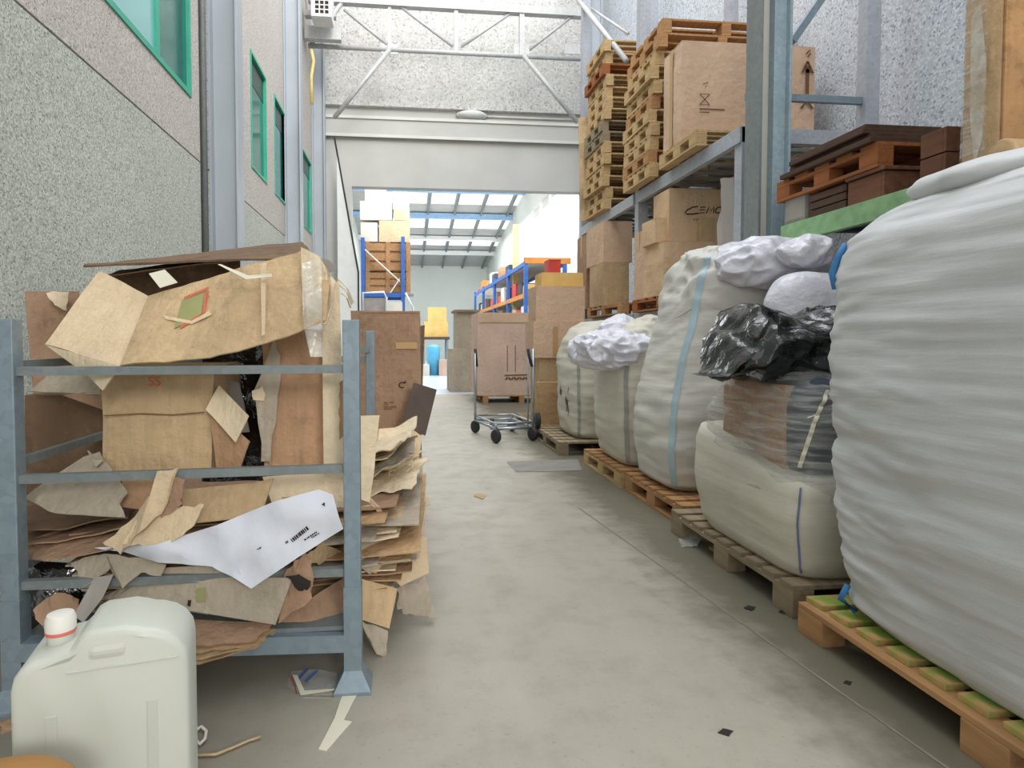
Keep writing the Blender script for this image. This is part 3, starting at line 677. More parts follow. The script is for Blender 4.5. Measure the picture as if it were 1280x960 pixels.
# ---- boxes of the upper heap
def front_box(label, xl, xr, yt, yb, Y, d, mat, **kw):
    a, b = at(xl, yb, Y=Y), at(xr, yt, Y=Y)
    return carton(label, (a.x, Y, a.z), (b.x, Y+d, b.z), mat, **kw)
b5 = front_box('squashed tan box with a red printed code behind the front rails', 129, 264, 456, 590, 2.3, .4, 'tan', tape=None, flaps=False, bulge=.012)
c = at(195, 477, Y=2.3); s = b5['size']
def on_front(tg, px, py, Y):   # a point of the front face in the box's own frame
    return at(px, py, Y=Y)-tg.location
q = on_front(b5, 195, 477, 2.3); text('printed_code', '5S', q+Vector((0, -.014, 0)), FX, FZ, .048, 'redink', b5)
q = on_front(b5, 197, 518, 2.3); strokes('crease', q+Vector((0, -.02, 0)), FX, FZ, [(.004, [(-.175, .0), (-.05, .006), (.06, .0), (.17, .008)])], .004, 'brownink', b5)
sh('orange brown side flap folded out of the coded tan box', [(263, 508, 2.28), (312, 552, 2.22), (298, 590, 2.22), (272, 590, 2.27)], 'rust', amp=.012)
sh('white torn flap bent out in the dark gap beside the coded box', [(257, 512, 2.25), (275, 482, 2.3), (311, 520, 2.2), (294, 553, 2.2)], 'cream', amp=.02)
sh('grey green folded plastic sheet in the dark gap', [(262, 470, 2.45), (300, 478, 2.5), (312, 540, 2.5), (258, 545, 2.4)], 'greyp', name='dark_sheet', amp=.03)
sh('black sheet behind the gap between the two boxes', [(255, 415, 2.72), (350, 415, 2.72), (350, 600, 2.72), (255, 600, 2.72)], 'black', name='dark_sheet', cat='dark sheet', amp=.05)  # black sheet fills the gap behind the two boxes
br = front_box('orange brown tall box with torn left edge inside the right post', 330, 408, 410, 584, 2.3, .38, 'rust', tape=None, flaps=False, bulge=.012)
sh('torn grey edge strip on the orange brown box', [(324, 488, 2.28), (342, 420, 2.28), (349, 470, 2.28), (340, 582, 2.27), (325, 575, 2.27)], 'greyc', amp=.01, rag=.02)
sh('small white torn scrap sticking into the dark gap', [(316, 490, 2.27), (329, 482, 2.27), (332, 502, 2.27), (318, 500, 2.27)], 'cream', amp=.006, rag=.01)
bl = front_box('brown open box painted dark for shade against the speckled wall at the heap left', 33, 128, 492, 640, 2.75, .35, 'dk', tape=None, flaps=False, bulge=.01)  # brown card drawn darker, with the shade put into its colour
sh('brown upright box wall at the heap left top', [(31, 364, 2.85), (100, 364, 2.95), (100, 492, 2.95), (42, 492, 2.8)], 'brown', amp=.012)
sh('torn pale inner liner on the brown box wall', [(56, 366, 2.82), (86, 364, 2.86), (84, 388, 2.86), (68, 382, 2.82)], 'cream', amp=.008, rag=.01)
sh('tan flap folded down over the shaded brown box', [(37, 489, 2.68), (62, 468, 2.72), (118, 466, 2.66), (126, 493, 2.6)], 'greyc', amp=.008)
sh('second folded flap edge under the tan flap at left', [(78, 494, 2.62), (126, 488, 2.62), (128, 512, 2.6)], 'brown', amp=.004)
# top crumpled carton
sh('wide dark sheet roofing the crumpled top carton', [Vector(at(104, 333, Y=2.62)), Vector(at(392, 318, Y=2.3)), Vector(at(378, 303, Y=3.0)), Vector(at(112, 330, Y=3.0))], 'dk', amp=.012, th=.008)
sh('brown underside board below the dark roofing sheet', [at(122, 345, Y=2.7), at(300, 325, Y=2.55), at(368, 312, Y=2.9), at(150, 338, Y=2.95)], 'brown', amp=.008)
sh('dark inner board seen inside the open top carton', [(118, 345, 2.85), (300, 322, 2.85), (300, 420, 2.8), (130, 440, 2.8)], 'dk', amp=.01)
tp = sh('big tan crumpled carton panel with faded green stamp on the heap top', [(186, 371, 2.4), (250, 351, 2.36), (318, 331, 2.3), (380, 310, 2.3), (412, 352, 2.14), (408, 400, 2.1), (330, 428, 2.07), (262, 447, 2.06), (151, 457, 2.1)], 'tan', amp=.018, freq=5, sub=5)
fl = sh('pale open flap of the crumpled top carton pointing left', [(123, 337, 2.6), (187, 371, 2.42), (150, 457, 2.1), (57, 431, 2.25)], 'tan_l', amp=.008)
sh('thin edge side of the pale open flap', [(57, 431, 2.25), (150, 457, 2.1), (128, 488, 2.12), (110, 470, 2.16)], 'cream', amp=.004)
# stamp lies on the panel: built on its mean plane
def on_panel(cx, cy, pts, mat, name, par, d=.004):
    bm = BM(); vs = []
    dg = bpy.context.evaluated_depsgraph_get()
    for (x, y) in pts:
        dirv = cf + cr*((x-CX)/F) - cu*((y-CY)/F)
        o = Vector((0, 0, H)); hit, loc, n, i = par.ray_cast(par.matrix_world.inverted() @ o, dirv.normalized())
        if not hit: loc = at(x, y, Y=2.2); n = Vector((0, -1, 0))
        if n.dot(dirv) > 0: n = -n
        vs.append(bm.verts.new(Vector(loc)+n*d))
    bm.faces.new(vs); return mesh_obj(name, bm, M[mat], par)
bpy.context.view_layer.update()
def grid_patch(x0, y0, x1, y1, x2, y2, x3, y3, mat, name, par, n=4):
    for j in range(1):
        on_panel(0, 0, [(x0, y0), (x1, y1), (x2, y2), (x3, y3)], mat, name, par)
grid_patch(228, 376, 256, 364, 252, 394, 218, 412, 'greenink', 'green_stamp', tp)
for a in (((231, 372), (262, 359), (260, 363), (230, 376)), ((226, 408), (250, 394), (249, 398), (226, 412)), ((258, 366), (262, 364), (257, 392), (253, 394))): on_panel(0, 0, a, 'redink', 'red_stamp_line', tp)
for a in (((230, 384), (252, 374), (251, 376), (229, 387)), ((226, 396), (249, 385), (248, 388), (225, 399))): on_panel(0, 0, a, 'label', 'stamp_lettering', tp)
on_panel(0, 0, ((204, 395), (240, 402), (262, 390), (266, 394), (240, 406), (208, 400)), 'tan_l', 'torn_fold', tp)
sh('small cream label flap standing inside the top carton', [(186, 342, 2.42), (206, 337, 2.42), (222, 353, 2.36), (200, 360, 2.36)], 'label', name='paper_label', cat='label', amp=.003, th=.002)
sh('white twisted strip lying across the crumpled top panel', [(272, 330, 2.17), (276, 330, 2.17), (310, 344, 2.13), (340, 342, 2.12), (340, 346, 2.12), (308, 349, 2.12)], 'label', name='plastic_strip', cat='strip', amp=.006, th=.002)
sh('crushed right end of the top carton wrapped in tape', [(377, 310, 2.22), (400, 322, 2.18), (414, 345, 2.14), (420, 352, 2.14), (408, 405, 2.12), (378, 410, 2.1)], 'cream', amp=.035, freq=9, sub=4)
sh('translucent tape sheet hanging off the top carton right end', [(378, 330, 2.09), (402, 322, 2.12), (404, 402, 2.06), (403, 446, 2.08), (388, 446, 2.08), (378, 400, 2.06)], 'cleartape', name='tape_sheet', cat='tape', amp=.025, freq=8, th=.001, sub=4)
sh('thin vertical tape band across the crumpled top panel', [(326, 330, 2.2), (333, 328, 2.2), (331, 418, 2.05), (327, 420, 2.05)], 'tan_l', name='tape_band', cat='tape', amp=.004, th=.001)
sh('brown folded corner sticking out behind the taped end', [(398, 322, 2.3), (412, 325, 2.3), (421, 336, 2.3), (410, 342, 2.3)], 'greyp', amp=.01)
for i, (a, b) in enumerate((((422, 348), (442, 378)), ((424, 356), (440, 380)), ((426, 366), (438, 384)))):
    tag(mesh_obj('paper_splinter', tbm([at(*a, Y=2.3), at((a[0]+b[0])/2+2, (a[1]+b[1])/2-3, Y=2.3), at(*b, Y=2.35)], .004, 5), M['label']), ('uppermost', 'middle', 'lowest')[i]+' white paper splinter sticking out right of the taped carton end', 'paper strip', 'white paper splinters')
# ---- lower half of the heap
sh('grey tan torn panel hanging over the left of the middle rail', [(106, 571, 2.3), (124, 566, 2.3), (160, 615, 2.14), (148, 628, 2.12), (156, 646, 2.1), (70, 642, 2.15), (30, 622, 2.25)], 'greyc', amp=.014, rag=.006, sub=4)
sh('curled pointed tip of the grey tan torn panel', [(110, 563, 2.24), (118, 572, 2.22), (128, 576, 2.22), (120, 584, 2.22)], 'greyc', amp=.01)
sh('rounded brown flap hanging under the middle rail', [(152, 598, 2.25), (196, 594, 2.25), (190, 622, 2.2), (176, 636, 2.18), (148, 632, 2.18)], 'rust', amp=.012, sub=4)
sh('ragged torn kraft strip draped over the middle rail', [(196, 588, 2.06), (222, 585, 2.07), (212, 606, 2.05), (206, 636, 2.06), (176, 666, 2.04), (150, 690, 2.06), (128, 678, 2.1), (170, 648, 2.1), (191, 615, 2.06)], 'tan_l', amp=.012, rag=.012, sub=4)
sh('darker torn back of the draped kraft strip', [(214, 596, 2.07), (231, 600, 2.07), (226, 632, 2.07), (200, 650, 2.07), (206, 625, 2.07)], 'brown', amp=.012, rag=.014, sub=4)
sh('torn pale kraft piece lying under the draped strip', [(176, 640, 2.08), (230, 632, 2.08), (258, 632, 2.06), (240, 658, 2.04), (206, 686, 2.04), (152, 680, 2.06)], 'tan_l', amp=.014, rag=.014, sub=4)
sh('kraft box end with a folded corner right of the draped strip', [(226, 612, 2.22), (318, 604, 2.2), (342, 598, 2.2), (328, 640, 2.14), (316, 646, 2.12), (230, 656, 2.14)], 'tan', amp=.01, sub=4)
sh('flat cream board under the middle rail at right', [(328, 596, 2.3), (430, 588, 2.3), (430, 634, 2.2), (340, 630, 2.22)], 'cream', amp=.008)
sh('rusty folded scrap under the cream board', [(352, 622, 2.19), (388, 620, 2.19), (384, 632, 2.17), (360, 630, 2.17)], 'rust', amp=.008)
for i, (y, c) in enumerate(((648, 'dk'), (660, 'brown'), (674, 'greyc'), (686, 'brown'))):
    sh(('topmost', 'second', 'third', 'lowest')[i]+' dark flattened sheet sagging at the far left of the heap', [(28, y+20, 2.25), (160, y+2, 2.15), (170, y-18, 2.6), (34, y-12, 2.7)], c, amp=.016, group='dark sheets at the left of the heap')
sh('brown folded carton lying at left below the middle rail', [(28, 700, 2.2), (45, 672, 2.3), (110, 652, 2.4), (170, 664, 2.2), (140, 684, 2.1), (60, 700, 2.12)], 'brown', amp=.014, sub=4)
sh('grey torn cardboard hanging below the white sack at left', [(88, 702, 2.14), (130, 690, 2.12), (208, 704, 2.08), (200, 722, 2.07), (176, 716, 2.07), (152, 735, 2.06), (138, 710, 2.07), (104, 734, 2.08)], 'greyc', amp=.012, rag=.008, sub=4)
ws = sh('white printed paper sack draped in front of the heap', [(120, 684, 2.12), (196, 680, 2.05), (272, 656, 2.05), (345, 626, 2.05), (398, 612, 2.06), (416, 618, 2.06), (430, 660, 2.05), (376, 694, 2.03), (314, 736, 2.0), (266, 708, 2.02), (200, 702, 2.05)], 'sack', cat='sack', name='paper_sack', amp=.032, freq=6, th=.003, sub=6)
bpy.context.view_layer.update()
# print on the sack: a star and three short lines of small type, sloping with it
def type_line(x0, y0, x1, y1, h, mat, par, n, seed):
    q = random.Random(seed); L = math.dist((x0, y0), (x1, y1)); ux, uy = (x1-x0)/L, (y1-y0)/L; t_ = 0
    bm = BM()
    while t_ < L-1:
        w = q.uniform(1.0, 2.6)
        p = [(x0+ux*t_, y0+uy*t_), (x0+ux*(t_+w), y0+uy*(t_+w)), (x0+ux*(t_+w)+uy*h, y0+uy*(t_+w)-ux*h), (x0+ux*t_+uy*h, y0+uy*t_-ux*h)]
        vs = []
        for (x, y) in p:
            dirv = (cf + cr*((x-CX)/F) - cu*((y-CY)/F)).normalized(); hit, loc, n_, i = par.ray_cast(Vector((0, 0, H)), dirv)
            if hit: vs.append(bm.verts.new(loc-dirv*.004))
        if len(vs) == 4: bm.faces.new(vs)
        t_ += w+q.uniform(.5, 1.2)
    return mesh_obj('printed_text', bm, M[mat], par)
type_line(366, 678, 386, 662, 5, 'ink', ws, 1, 1); type_line(381, 676, 396, 666, 2, 'ink', ws, 1, 2); type_line(390, 673, 400, 667, 2, 'ink', ws, 1, 3); type_line(358, 680, 362, 677, 3, 'ink', ws, 1, 4)
type_line(204, 683, 222, 676, 5, 'blueink', ws, 1, 5)
on_panel(0, 0, ((321, 687), (327, 683), (326, 686)), 'ink', 'ink_spot', ws); on_panel(0, 0, ((402, 631), (406, 628), (406, 633)), 'ink', 'ink_spot', ws)
sh('grey transparent plastic strip hanging behind the jerrycan', [(118, 722, 2.05), (142, 718, 2.05), (128, 748, 2.02), (104, 778, 2.0), (92, 770, 2.0)], 'greyp', cat='plastic strip', name='plastic_strip', amp=.015, th=.002)
fb = sh('long flat carton side with a paper label below the white sack', [(128, 746, 2.12), (200, 710, 2.12), (268, 706, 2.1), (316, 722, 2.08), (366, 722, 2.06), (344, 781, 2.04), (240, 764, 2.06), (140, 752, 2.08)], 'greyc', amp=.008, sub=4)
bpy.context.view_layer.update()
on_panel(0, 0, ((237, 727), (262, 726), (261, 768), (231, 764)), 'label', 'paper_label', fb); 
for a in (((246, 736), (258, 734), (257, 752), (246, 752)),): on_panel(0, 0, a, 'greenink', 'label_print', fb, .006)
on_panel(0, 0, ((236, 750), (240, 750), (239, 758), (235, 757)), 'ink', 'label_print', fb, .006)
sh('crushed torn box end right of the labelled carton side', [(356, 715, 2.08), (380, 690, 2.08), (392, 702, 2.08), (390, 750, 2.08), (345, 780, 2.05)], 'brown', amp=.03, freq=9, rag=.015, sub=4)
sh('black torn hole scraps in the crushed box end', [(360, 722, 2.05), (372, 716, 2.05), (390, 724, 2.05), (386, 738, 2.05), (370, 738, 2.05)], 'ink', amp=.02, rag=.02)
sh('brown flat panel leaning inside the lower right of the stillage', [(346, 778, 2.14), (400, 740, 2.2), (430, 722, 2.3), (430, 772, 2.2), (380, 778, 2.14)], 'brown', amp=.01)
sh('tan sheet poking out under the white sack near the post', [(376, 700, 2.12), (404, 680, 2.2), (430, 690, 2.3), (400, 706, 2.2)], 'tan', amp=.012, rag=.01)
for i, (dy, c) in enumerate(((0, 'brown'), (12, 'kraft'), (23, 'tan'), (33, 'kraft'))):
    sh(('topmost', 'second', 'third', 'lowest')[i]+' ragged brown sheet over the base beam behind the jerrycan', [(150, 772+dy*.7, 2.12), (344, 778+dy*.55, 2.1), (320, 800+dy*.3, 2.04), (250, 808+dy*.7, 2.0), (150, 800+dy, 2.0)], c, amp=.012, rag=.012, sub=4, group='ragged sheets over the base beam')
sh('brown crushed scrap at the far left behind the jerrycan', [(40, 760, 2.1), (72, 742, 2.12), (98, 748, 2.12), (94, 790, 2.06), (52, 790, 2.06)], 'brown', amp=.03, freq=8, rag=.012, sub=4)
sh('dark crumpled sheet painting the shade low at left inside the stillage', [(26, 700, 2.4), (200, 710, 2.45), (200, 830, 2.3), (26, 840, 2.3)], 'black', name='dark_sheet', cat='dark sheet', amp=.05, freq=7)  # black sheet stands in for the deep shade inside the stillage
# rear tall brown carton, with its marks, and the dark board
a, b = at(440, 600, Y=3.7), at(525, 388, Y=3.7)
big = carton('tall stained brown carton standing behind the stillage right rear post', (a.x, 3.7, .0), (b.x, 4.25, b.z), 'brown', tape=None, flaps=False, bulge=.012)
q = on_front(big, 503, 481, 3.7); k = .02
strokes('recycling_mark', q+Vector((0, -.014, 0)), FX, FZ, [[(.02*math.cos(a_), .016*math.sin(a_)) for a_ in [math.radians(40+i*26) for i in range(11)]], [(.006, .016), (.022, .014), (.016, .026)]], .006, 'ink', big)
q = on_front(big, 486, 507, 3.7)
strokes('printed_text', q+Vector((0, -.014, 0)), FX, FZ, [[(-.03, .02), (-.004, .02)], [(.006, .02), (.03, .02)], [(-.03, .008), (.0, .008)], [(-.03, -.006), (.045, -.006)], [(-.03, -.018), (.02, -.018)]], .005, 'brownink', big)
quad('tape', on_front(big, 508, 432, 3.7)+Vector((0, -.014, 0)), FX, FZ, .13, .04, 'tape', big)
quad('top_flap_edge', on_front(big, 489, 390, 3.7)+Vector((0, -.01, 0)), FX, FZ, .35, .006, 'rust', big)
sh('second brown carton edge showing right of the tall stained carton', [(524, 408, 4.0), (531, 406, 4.0), (527, 520, 4.0), (520, 520, 4.0)], 'dk', amp=.006)
sh('dark brown board tilted against the tall carton by the aisle', [(517, 478, 3.6), (546, 487, 3.6), (532, 544, 3.5), (503, 532, 3.5)], 'darkpanel', cat='board', name='dark_board', amp=.003, th=.012)
for i in range(5):
    z = .62-.13*i
    sh(('topmost', 'second', 'middle', 'fourth', 'lowest')[i]+' flat cardboard in the pile behind the stillage under the dark board', [Vector((-.3, 3.3, z)), Vector((.06-.01*i, 3.32, z-.02)), Vector((.1+.02*(i % 2), 3.65, z)), Vector((-.3, 3.68, z+.02))], ('tan_l', 'greyc', 'tan', 'kraft', 'greyc')[i], amp=.02, th=.03, group='flat cardboard behind the stillage')
# ---- jerrycan (turned a little towards the aisle)
pc_ = at(147, 900, Y=1.36); w = .315; hd = .085; ht = .625; rz_ = math.radians(13)
t = bpy.data.objects.new('jerrycan', None); COL.objects.link(t); t.location = (pc_.x, 1.34, 0); t.rotation_euler = (0, 0, rz_)
tag(t, 'milky white plastic jerrycan with moulded handle in the left foreground', 'jerrycan')
def cp(nm, bm, m, smooth=False):
    bmesh.ops.recalc_face_normals(bm, faces=bm.faces); o = mesh_obj(nm, bm, M[m], None, smooth); o.parent = t; return o
prof = [(-.5, .0), (-.5, .84), (-.485, .875), (-.44, .905), (-.40, .918), (-.37, .922), (-.19, .935), (-.15, .955), (-.11, .985), (-.06, .998), (.12, 1.0), (.19, .99), (.24, .98), (.3, .975), (.38, .958), (.44, .935), (.485, .90), (.5, .86), (.5, .0)]
bm = BM(); rings = []
for (dy, ins) in ((-hd, .014), (-hd+.003, .006), (-hd+.008, .002), (-hd+.018, 0), (hd-.018, 0), (hd-.008, .002), (hd-.003, .006), (hd, .014)):
    rings.append([bm.verts.new((u*(w-2*ins), dy, v*(ht-ins) if v > 0 else ins*.6)) for (u, v) in prof])
for A, B in zip(rings, rings[1:]):
    for j in range(len(A)): bm.faces.new((A[j], A[(j+1) % len(A)], B[(j+1) % len(A)], B[j]))
f1 = bm.faces.new(rings[0][::-1]); f2 = bm.faces.new(rings[-1]); bmesh.ops.triangulate(bm, faces=[f1, f2])
o = cp('can_body', bm, 'can'); soften(o, 30)
cp('shoulder_ridge', bxm((-.2*w, -hd-.003, ht*.875), (.44*w, -hd+.01, ht*.882), .003), 'can')
cp('handle_grip', bxm((-.08*w, -hd-.004, ht*.905), (.14*w, -hd+.02, ht*.955), .012), 'can')
for u in (-.28, .28): cp('front_rib', bxm((u*w-.01, -hd-.002, .06), (u*w+.01, -hd+.01, ht*.75), .002), 'can')
sx_ = -.29*w
bm = BM(); lathe(bm, [(.025, 0), (.025, .05)], (sx_, 0, ht*.922-.012)); cp('spout', bm, 'can', True)
zc = ht*.922+.024
bm = BM(); lathe(bm, [(.0275, -.003), (.0285, 0), (.0275, .003)], (sx_, 0, zc), 28); cp('spout_ring', bm, 'capring', True)
bm = BM(); lathe(bm, [(.028, .004), (.028, .026), (.024, .036), (.01, .038)], (sx_, 0, zc), 28); soften(cp('screw_cap', bm, 'cap'))
# ochre drum lid peeping in at the corner
p = at(50, 948, Z=.46)
t = thing('fibre_drum', 'ochre round lidded drum cut off at the bottom left corner', 'drum', (p.x-.03, p.y-.13, 0))
bm = BM(); lathe(bm, [(.14, 0), (.14, .42)], (p.x-.03, p.y-.13, 0), 40); mesh_obj('drum_body', bm, M['kraft'], t, True)
bm = BM(); lathe(bm, [(.145, .4), (.15, .42), (.15, .45), (.14, .462), (.1, .466), (.02, .466)], (p.x-.03, p.y-.13, 0), 48); mesh_obj('drum_lid', bm, M['tanlid'], t, True)
# ---- litter on the floor at left
def flat(name, label, cat, px, mat, z=.003, th=.002, amp=.002, **kw):
    return sheet(name, label, cat, [at(x, y, Z=z+(h if h else 0)) for x, y, h in px], mat, th=th, amp=amp, **kw)
fw = flat('plastic_wrapper', 'clear plastic wrapper with blue stripes and red corner under the post foot', 'wrapper', [(357, 858, 0), (364, 838, .012), (400, 836, .02), (458, 846, .008), (462, 858, 0), (420, 872, 0), (372, 872, 0)], 'thinfilm', amp=.008, sub=4)
bpy.context.view_layer.update()
for nm, m, pts in (('red_corner', 'red', ((357, 860), (364, 846), (370, 862), (372, 870), (360, 868))), ('blue_stripe', 'blueink', ((370, 852), (384, 838), (387, 838), (374, 853))), ('blue_stripe', 'blueink', ((380, 854), (396, 840), (399, 840), (384, 855))), ('white_border', 'label', ((366, 846), (372, 846), (382, 868), (376, 871))), ('white_border', 'label', ((376, 866), (440, 862), (462, 856), (460, 860), (420, 872), (376, 872)))): on_panel(0, 0, pts, m, nm, fw, .008)
flat('paper_strip', 'torn white paper strip on the floor in front of the post', 'paper', [(428, 868, 0), (446, 868, 0), (430, 900, 0), (440, 902, 0), (408, 938, 0), (398, 936, 0), (418, 898, 0)], 'label', sub=3)
tag(mesh_obj('twine', tbm([at(x, y, Z=.008) for x, y in ((247, 944), (270, 943), (292, 934), (310, 926), (326, 921))], .004, 6), M['tan'], None, True), 'pale thin cord lying on the floor right of the jerrycan', 'cord')
bm = tbm([at(*p, Z=.012) for p in ((246, 912), (252, 908), (258, 914), (256, 924), (250, 930), (246, 926))], .005, 6)
tag(mesh_obj('plastic_loop', bm, M['offwhite'], None, True), 'small off white plastic loop beside the jerrycan', 'loop')
flat('floor_scrap', 'rusty scrap on the dark floor at the left edge', 'scrap', [(0, 905, 0), (22, 896, 0), (30, 908, 0), (4, 916, 0)], 'rust', amp=.006, rag=.01)
# ================================================================== RIGHT: FLOOR PALLETS AND BULK BAGS
PL = 'pallets under the bulk bags'
pallet('weathered grey pallet under the furthest bulk bag, on the aisle floor', 1.6, 6.15, 0, 1.1, 1.35, 'pal_g', PL)
pallet('pale pallet with brown slats under the second furthest bulk bag', 1.74, 4.75, 0, 1.2, 1.0, 'pal', PL, deckmat='pal_b')
pallet('pale brown pallet under the tall bulk bag with the pale blue strap', 1.76, 3.68, 0, 1.2, 1.0, 'pal_b', PL)
pallet('dusty grey pallet under the film wrapped half bag', 1.66, 2.42, 0, 1.2, 1.2, 'pal_g', PL, under=False, decks=9)
pallet('nearest pallet with green mossy boards under the huge white bulk bag', 1.615, .7, 0, 1.2, 1.62, 'pal_b', PL, deckmat='pal_gr', inset=.035, decks=12, under=False)
PI = math.pi
def bulk_bag(label, S, mat, straps=(), seed=1, name='bulk_bag', nu=170, nv=120, **kw):
    z0 = S[0][0]; b = ((S[0][1]+S[0][2])/2, (S[0][3]+S[0][4])/2, z0)
    t = thing(name, label, 'bag', b); B = Bag(S, seed=seed, **kw)
    mesh_obj('bag_body', B.mesh(nu, nv), M[mat], t, True)
    for nm, path, w, m in straps: mesh_obj(nm, B.ribbon(path, w), M[m], t, True)
    return t, B
q = 5*PI/4
# nearest
S5 = [(.15, 1.70, 2.5, .72, 2.2), (.2, 1.66, 2.54, .68, 2.26), (.6, 1.60, 2.56, .62, 2.3), (1.1, 1.585, 2.56, .62, 2.31), (1.45, 1.60, 2.55, .64, 2.3), (1.58, 1.63, 2.54, .66, 2.27), (1.66, 1.70, 2.48, .75, 2.2), (1.72, 1.80, 2.4, .9, 2.1), (1.76, 1.92, 2.3, 1.2, 1.95), (1.775, 2.05, 2.2, 1.5, 1.75)]
t5, B5 = bulk_bag('huge cool white woven bulk bag filling the right foreground', S5, 'bag_w', (), 11, sq=5, wr=.014, fz=12, nu=260, nv=170)
mesh_obj('tie_loop', tbm([B5.pos(PI*.78, .26, .02), B5.pos(PI*.775, .2, .035), B5.pos(PI*.76, .16, .04)], .012, 6), M['strapb'], t5, True)
mesh_obj('lifting_loop', tbm([B5.pos(PI*.74, z, o) for z, o in ((1.4, .0), (1.46, .012), (1.52, .012), (1.57, .0))], .014, 8), M['strapb'], t5, True)
bmf = blob((2.14, 1.75, 1.715), (.42, .42, .09), .12, 3.5, 4, 90, 40); mesh_obj('gathered_top', bmf, M['bag_w'], t5, True)
# half bag with film
S4 = [(.15, 1.72, 2.58, 2.46, 3.36), (.2, 1.69, 2.6, 2.43, 3.4), (.4, 1.655, 2.62, 2.4, 3.42), (.53, 1.66, 2.62, 2.4, 3.42), (.58, 1.68, 2.6, 2.42, 3.4), (.59, 1.8, 2.5, 2.5, 3.3)]
t4, B4 = bulk_bag('dusty half height white bag wrapped in clear film on the grey pallet', S4, 'bag_y', (('side_stitching', [(q-.0, .17), (q-.02, .4), (q-.0, .56)], .009, 'stitch'),), 5, sq=7, wr=.009, fz=6)
for ch in t4.children:
    if ch.name.startswith('bag_body'):
        for v in ch.data.vertices:
            if v.co.z > .35: v.co.z += .2*min(1, (v.co.z-.35)/.28)*max(0, (v.co.y-2.5))
def lump(nm, c, s, mat, par, amp=.06, f=4, seed=0, sq=3.5, **kw): return mesh_obj(nm, blob(c, s, amp, f, seed, 48, 32, sq=sq, **kw), M[mat], par, True)
SF = [(.5, 1.655, 2.64, 2.39, 3.44), (.8, 1.68, 2.6, 2.43, 3.4), (.98, 1.72, 2.56, 2.5, 3.3), (1.05, 1.82, 2.48, 2.6, 3.2), (1.08, 2.05, 2.3, 2.8, 3.05)]
tf = thing('film_wrapped_load', 'brown and dark goods under creased clear film on the half height bag', 'wrapped load', (2.2, 2.9, .6))
mesh_obj('carton_piece', bxm((1.76, 2.86, .6), (2.1, 3.2, 1.0), .01), M['rust'], tf)
mesh_obj('carton_piece', bxm((1.74, 2.62, .6), (1.9, 2.84, .99), .01), M['rust'], tf)
lump('dark_bundle', (1.95, 2.7, .79), (.2, .2, .25), 'navy', tf, seed=3); lump('dark_bundle', (2.25, 2.62, .77), (.3, .17, .25), 'darkpanel', tf, seed=4); lump('brown_bundle', (2.3, 2.95, .82), (.4, .3, .2), 'brown', tf, seed=5); lump('grey_bundle', (2.45, 2.6, .77), (.14, .14, .24), 'greyp', tf, seed=6)
BF = Bag(SF, sq=5, wr=.02, fz=14, seed=9); bm = BF.mesh(140, 70)
mesh_obj('film_wrap', bm, M['film'], tf, True)
mesh_obj('film_rope', BF.ribbon([(q+.45, .98), (q+.2, .84), (q-.05, .64)], .018, .006), M['label'], tf, True)
mesh_obj('film_rope', BF.ribbon([(q+.1, .86), (q+.3, .88), (q+.7, .9)], .01, .006), M['label'], tf, True)
# black liner on top
c = at(970, 428, Y=2.9)
bm = blob((0, 0, 0), (.35, .27, .19), .36, 3.9, 3, 120, 76, sq=2.6)
for v in bm.verts:
    k = max(0, min(.999, (v.co.x+.36)/.72))*7; i = int(k); k -= i; k = k*k*(3-2*k)
    tp_ = [-.15, .07, .21, .16, .09, .13, .19, .26]; bt = [.17, .19, .18, .16, .16, .18, .2, .22]
    zt_ = tp_[i]*(1-k)+tp_[i+1]*k; zb_ = -(bt[i]*(1-k)+bt[i+1]*k); f = max(0, min(1, v.co.z/.38+.5))
    v.co.z = zb_+(zt_-zb_)*f
    v.co += c
t = thing('bin_liner', 'shiny black bin liner lying on top of the film wrapped load', 'bin bag', c)
soften(mesh_obj('liner_body', bm, M['black'], t), 40)
c2 = at(1040, 478, Y=2.62); mesh_obj('tied_corner', blob(c2, (.05, .05, .06), .3, 14, 2, 36, 24), M['black'], t)
c2 = at(903, 468, Y=2.86); mesh_obj('tied_corner', blob(c2, (.07, .06, .035), .3, 12, 5, 36, 24), M['black'], t)
# tall bag with pale blue strap
S3 = [(.15, 1.86, 2.56, 3.98, 4.6), (.2, 1.80, 2.6, 3.93, 4.66), (.45, 1.75, 2.62, 3.88, 4.7), (.8, 1.77, 2.62, 3.88, 4.68), (1.1, 1.83, 2.62, 3.9, 4.64), (1.3, 1.88, 2.62, 3.9, 4.6), (1.5, 1.92, 2.62, 3.92, 4.55), (1.66, 1.96, 2.62, 3.95, 4.5), (1.76, 2.02, 2.6, 4.0, 4.46), (1.83, 2.1, 2.55, 4.06, 4.4), (1.86, 2.25, 2.45, 4.15, 4.3)]
t3, B3 = bulk_bag('tall white bulk bag with a pale blue strap and crumpled plastic top', S3, 'bag', (('lifting_strap', [(q-.05, .16), (q-.06, .6), (q-.02, 1.0), (q+.05, 1.4), (q+.16, 1.7), (q+.2, 1.8)], .045, 'strap'), ('top_seam', [(q-1.2, 1.32), (q-.5, 1.36), (q, 1.42), (q+.5, 1.42), (q+1.2, 1.38)], .014, 'seam')), 3, sq=4, wr=.013, fz=7, crump=.055, crump_from=1.42)
c = at(1010, 316, Y=3.62); mesh_obj('tied_neck', blob(c, (.17, .14, .1), .26, 7, 8, 80, 50), M['liner'], t3, True)
c = at(962, 328, Y=3.9); mesh_obj('plastic_liner', blob(c, (.33, .2, .15), .28, 4.6, 9, 150, 80, sq=2.4), M['liner'], t3, True)
c = at(1022, 388, Y=3.5); mesh_obj('liner_bulge', blob(c, (.32, .12, .23), .08, 3, 4, 90, 54, sq=2.7), M['liner'], t3, True)
